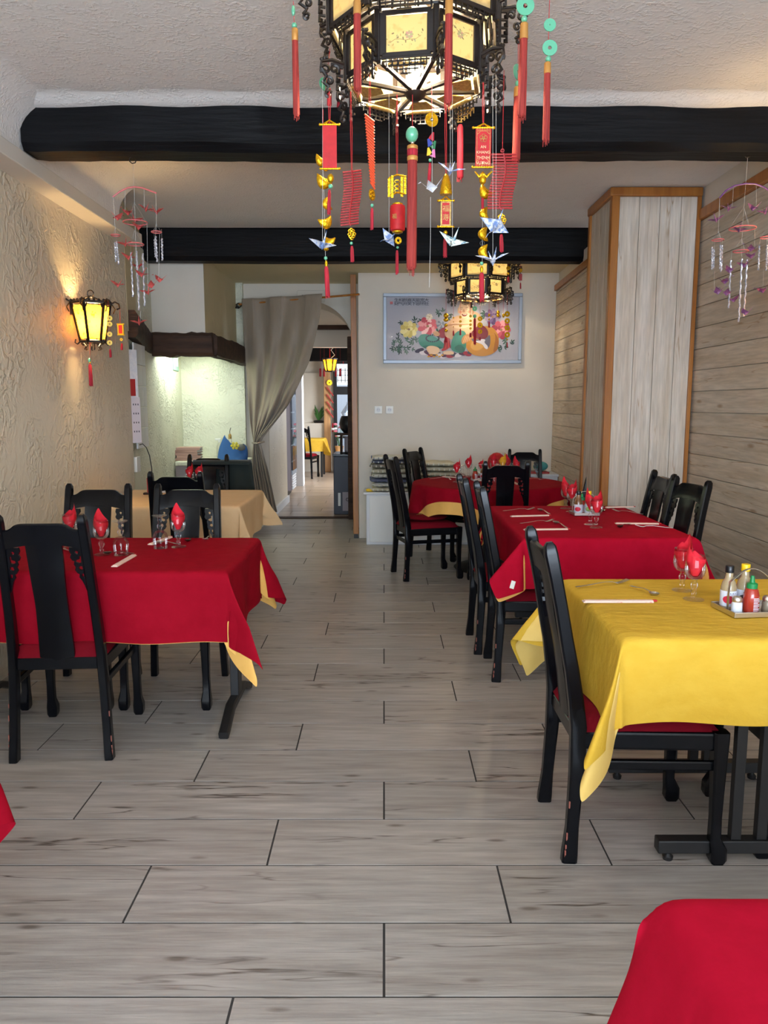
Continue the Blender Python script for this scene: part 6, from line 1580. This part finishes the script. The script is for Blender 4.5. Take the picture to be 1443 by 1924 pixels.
# =====================================================================
#               CABINET, SEAT PADS, SHELF AT THE BACK WALL
# =====================================================================
cb = thing('low_cabinet', 'low white cabinet along the picture wall under the seat pads', 'cabinet', (.5, 8.38, 0))
MB().b2((-.69, -.20, 0), (.45, .21, .545)).build('body', M['white'], cb, bevel=.004); MB().b2((-.72, -.215, .545), (.46, .215, .57)).build('top', M['white'], cb, bevel=.004)
MB().b2((-.655, -.212, .03), (.42, -.20, .53)).build('door', M['white_plastic'], cb, bevel=.003)
sh = thing('corner_shelf', 'white shelf unit in the corner by the boarded wall', 'shelf', (1.55, 8.36, 0)); MB().b2((-.5, -.2, 0), (.30, .22, .74)).build('body', M['white'], sh, bevel=.004); MB().b2((-.52, -.22, .74), (.32, .23, .765)).build('top', M['white'], sh, bevel=.004)
def pad(x, y, z, w_, d_, hgt, cols, label, rz, seed):
    mb = MB(); n = 26; rr_ = random.Random(seed)
    def fn(u, v):
        a = u * 2 - 1; b = v * 2 - 1; e = max(abs(a), abs(b)); q = (1 - e ** 5) ** .5 if e < 1 else 0
        return (a * w_ / 2, b * d_ / 2, (q * (.78 + .22 * abs(math.cos(a * PI * 1.5) * math.cos(b * PI * 1.5)))) * hgt / 2)
    mb.grid(n, n, fn); mb.grid(n, n, lambda u, v: (lambda p: (p[0], p[1], -p[2]))(fn(u, v)))
    o = mb.build('seat_pad', cols[0], None, ang=80); o.location = (x, y, z + hgt / 2 + .0005); o.rotation_euler = (rr_.uniform(-.01, .01), rr_.uniform(-.02, .02), rz)
    st_ = MB()
    for k in range(5): 
        yy = -d_ / 2 + (k + .5) * d_ / 5; st_.tube([(-w_ / 2 - .002, yy, 0), (-w_ / 2 * .98, yy, hgt * .3)], .006, 4)
    for k in range(8):
        xx = -w_ / 2 + (k + .5) * w_ / 8; st_.sweep([(xx, -d_ / 2 - .001, -hgt * .2), (xx, -d_ / 2 + .01, hgt * .22)], .014, .003)
    st_.build('stripe', cols[1], o)['kind'] = 'stuff'
    return tag(o, label, 'seat pad', 'seat pads stacked on the low cabinet')
pc = [mat('pad_white', (214, 214, 204), rough=.9, col2=(196, 196, 188), nscale=(9, 9, 40)), mat('pad_grey_blue', (92, 98, 124), rough=.9), mat('pad_beige', (206, 200, 178), rough=.9, col2=(190, 182, 158), nscale=(10, 10, 30)), mat('pad_dark', (98, 90, 82), rough=.9, col2=(170, 164, 150), nscale=(26, 26, 60))]
seq = [(2, 0, .045), (0, 2, .05), (1, 1, .045), (0, 3, .05), (2, 0, .055), (3, 0, .05), (1, 0, .035), (0, 1, .045)]
z = .571
names = ['bottom', 'second', 'third, blue-grey', 'fourth', 'fifth', 'sixth, dark patterned', 'seventh, blue-grey', 'top']
for i, (a, b, hh) in enumerate(seq):
    pad(.06 + .012 * math.sin(i * 2.2), 8.375, z, .40, .38, hh, (pc[a], pc[b]), names[i] + ' seat pad of the left stack on the white cabinet', .03 * math.sin(i), i); z += hh + .001
z = .571
for i in range(6):
    pad(.56 + .01 * math.cos(i * 2), 8.38, z, .44, .38, .053, (pc[2], pc[0]), ['bottom', 'second', 'third', 'fourth', 'fifth', 'top'][i] + ' beige seat pad of the right stack on the cabinet', .02, 20 + i); z += .054
yt = MB().b2((-.03, -.015, 0), (.05, .015, .03)).build('yellow_cloth', M['yellow_cap'], None, bevel=.012); yt.location = (-.165, 8.24, .571); tag(yt, 'small crumpled yellow cloth left of the seat pads', 'cloth')
for i, (x, m_, lb) in enumerate(((1.62, M['dark_red'], 'thin red folder on the corner shelf'), )): 
    f_ = MB().b2((-.15, -.1, 0), (.15, .1, .018)).build('folder', m_, None, bevel=.003); f_.location = (x, 8.3, .766); tag(f_, lb, 'folder')
tq = MB().sphere((0, 0, 0), .065, 14, 1.25, .8, .8).build('teal_pouch', flatc(70, 150, 150), None); tq.location = (1.70, 8.34, .766 + .018 + .052); tag(tq, 'rounded teal pouch lying on the corner shelf', 'pouch')
rb2 = MB().sphere((0, 0, 0), .10, 14, 1, .8, 1.1).build('red_bag', M['red_orn'], None, ang=60); rb2.location = (1.22, 8.33, .766 + .11); tag(rb2, 'red bag on the shelf behind the farthest chair', 'bag')
# sockets
for i, px in enumerate((711, 732)):
    s_ = thing('wall_socket', ['white socket with round inset, left of the pair on the back wall', 'white socket plate, right of the pair on the back wall'][i], 'socket', (PY(px, 770, 8.59).x, 8.597, PY(px, 770, 8.59).z), 0)
    MB().b2((-.042, -.010, -.042), (.042, .002, .042)).build('plate', M['white_plastic'], s_, bevel=.004); MB().lathe([(.026, -.003), (.026, .005), (.020, .005), (.018, .001), (0, .001)], 20, (0, 0, 0), TR(0, -.010, 0) @ RX(PI / 2)).build('inset', M['white'], s_)
    for dx in (-.009, .009): MB().lathe([(0, .003), (.003, .003), (.003, .0012), (0, .0012)], 8, (0, 0, 0), TR(dx, -.0105, 0) @ RX(PI / 2)).build('hole', M['iron'], s_)
# =====================================================================
#                     FIREPLACE CORNER THINGS
# =====================================================================
wt = thing('worktop', 'cream worktop on grey base at the back of the fireplace recess', 'worktop', (-2.0, 9.0, 0)); MB().b2((-.33, -.42, 0), (.40, .26, .82)).build('base', M['grey_metal'], wt, bevel=.004); MB().b2((-.33, -.44, .82), (.43, .27, .87)).build('top', M['plaster_recess'], wt, bevel=.01)
for i in range(5):
    b_ = thing('album', ['bottom', 'second', 'middle', 'fourth', 'top'][i] + ' pink-covered album in the stack on the fireplace worktop', 'album', (-2.22 + .01 * math.sin(i * 2), 8.78, .872 + i * .030), .1 * math.sin(i * 1.7), 'albums stacked on the worktop')
    MB().b2((-.13, -.1, .003), (.12, .1, .025)).build('pages', M['paper_white'], b_); MB().b2((-.135, -.105, 0), (.13, .105, .003)).b2((-.135, -.105, .025), (.13, .105, .028)).b2((-.135, -.107, 0), (.13, -.104, .028)).build('cover', mat('rose_cover', (176, 140, 130), rough=.7) if 'rose_cover' not in MATS else MATS['rose_cover'], b_)
sb_ = thing('spray_bottle', 'clear spray bottle with white trigger in the fireplace recess', 'bottle', (-1.93, 9.05, .872)); MB().lathe([(0, 0), (.035, 0), (.038, .02), (.036, .14), (.015, .19)], 18).build('body', M['glass'], sb_); MB().b2((-.05, -.012, .21), (.02, .012, .235)).b2((-.012, -.012, .185), (.012, .012, .22)).build('trigger', M['white_plastic'], sb_, bevel=.003)
ob = thing('oil_bottle', 'slim oil bottle with pourer in the fireplace recess', 'bottle', (-1.80, 9.02, .872)); MB().lathe([(0, 0), (.026, 0), (.028, .02), (.028, .12), (.022, .17), (.018, .23)], 18).build('body', M['glass'], ob); MB().lathe([(.018, .23), (.019, .232), (.019, .27), (.010, .29)], 14).build('collar', M['gold_matt'], ob); MB().tube([(0, 0, .285), (0, 0, .32), (.012, 0, .36)], .004, 6).build('pourer', M['iron'], ob); MB().lathe([(.0285, .02), (.029, .021), (.029, .06), (.0285, .061)], 18).build('label', M['dark_red'], ob)
bg = thing('blue_bag', 'blue bag with a yellow flower print at the right of the worktop', 'bag', (-1.72, 8.72, .872)); mb = MB(); 
def bagf(u, v):
    a = 2 * PI * u; q = abs(math.cos(a)) ** .6 * (1 if math.cos(a) > 0 else -1); w_ = (1 - .35 * v ** 3); return (.17 * q * w_ + .03 * v, .09 * math.sin(a) * (1 - .7 * v), v * (.20 + .035 * math.sin(a * 2 + 1) - .05 * q * v) + .006 * math.sin(a * 7 + v * 9))
mb.grid(40, 14, bagf); bo = mb.build('bag_body', mat('blue_cotton', (52, 98, 160), rough=.9), bg)
fl_ = MB(); [fl_.sphere((.05 + .035 * math.cos(k * 1.047), -.085, .17 + .03 * math.sin(k * 1.047)), .016, 8, 1, .4, 1) for k in range(6)]; fl_.sphere((.05, -.09, .17), .018, 8, 1, .5, 1); fl_.build('flower_print', flatc(214, 200, 70), bg); MB().sphere((.11, -.04, .15), .05, 10, 1, .6, .8).build('print_panel', flatc(110, 110, 104), bg)
gp = thing('hanging_picture', 'small green-framed picture high in the fireplace recess', 'picture', (-2.395, 8.9, 2.02), math.atan2(.29, 2.9)); MB().b2((-.005, -.17, -.14), (.03, .17, .14)).build('frame', flatc(150, 190, 170), gp, bevel=.006); MB().b2((.031, -.12, -.09), (.033, .12, .09)).build('print', M['paper_white'], gp)
cl = thing('wall_calendar', 'long paper calendar hanging at the edge of the left wall', 'calendar', (-2.105, 6.46, 1.45), .9); MB().b2((0, 0, .10), (.075, .003, .50)).build('picture_sheet', M['paper_white'], cl); MB().b2((.0, -.001, .12), (.05, .0, .26)).build('red_print', M['dark_red'], cl); MB().b2((0, -.004, -.27), (.085, -.001, .11)).build('date_sheet', mat('lilac_paper', (206, 198, 206), rough=.7), cl)
dm = MB(); [dm.box((.02 + .022 * (k % 3), -.0045, .05 - .075 * (k // 3)), (.008, .001, .014)) for k in range(12)]; dm.build('date_print', M['label_ink'], cl)['kind'] = 'stuff'
cable = tag(MB().tube([PY(*q, 6.42) for q in ((262, 836), (268, 834), (275, 841), (281, 856), (285, 880), (287, 912))] + [Vector((-1.90, 6.42, .2)), Vector((-1.90, 6.42, .004))], .004, 6).build('cable', M['iron'], None), 'black cable curving down the wall behind the cream table', 'cable')
wsw = tag(MB().b2((-2.128, 6.50, .93), (-2.09, 6.60, 1.06)).build('socket_box', M['white_plastic'], None, bevel=.004), 'white socket box on the wall below the calendar', 'socket')
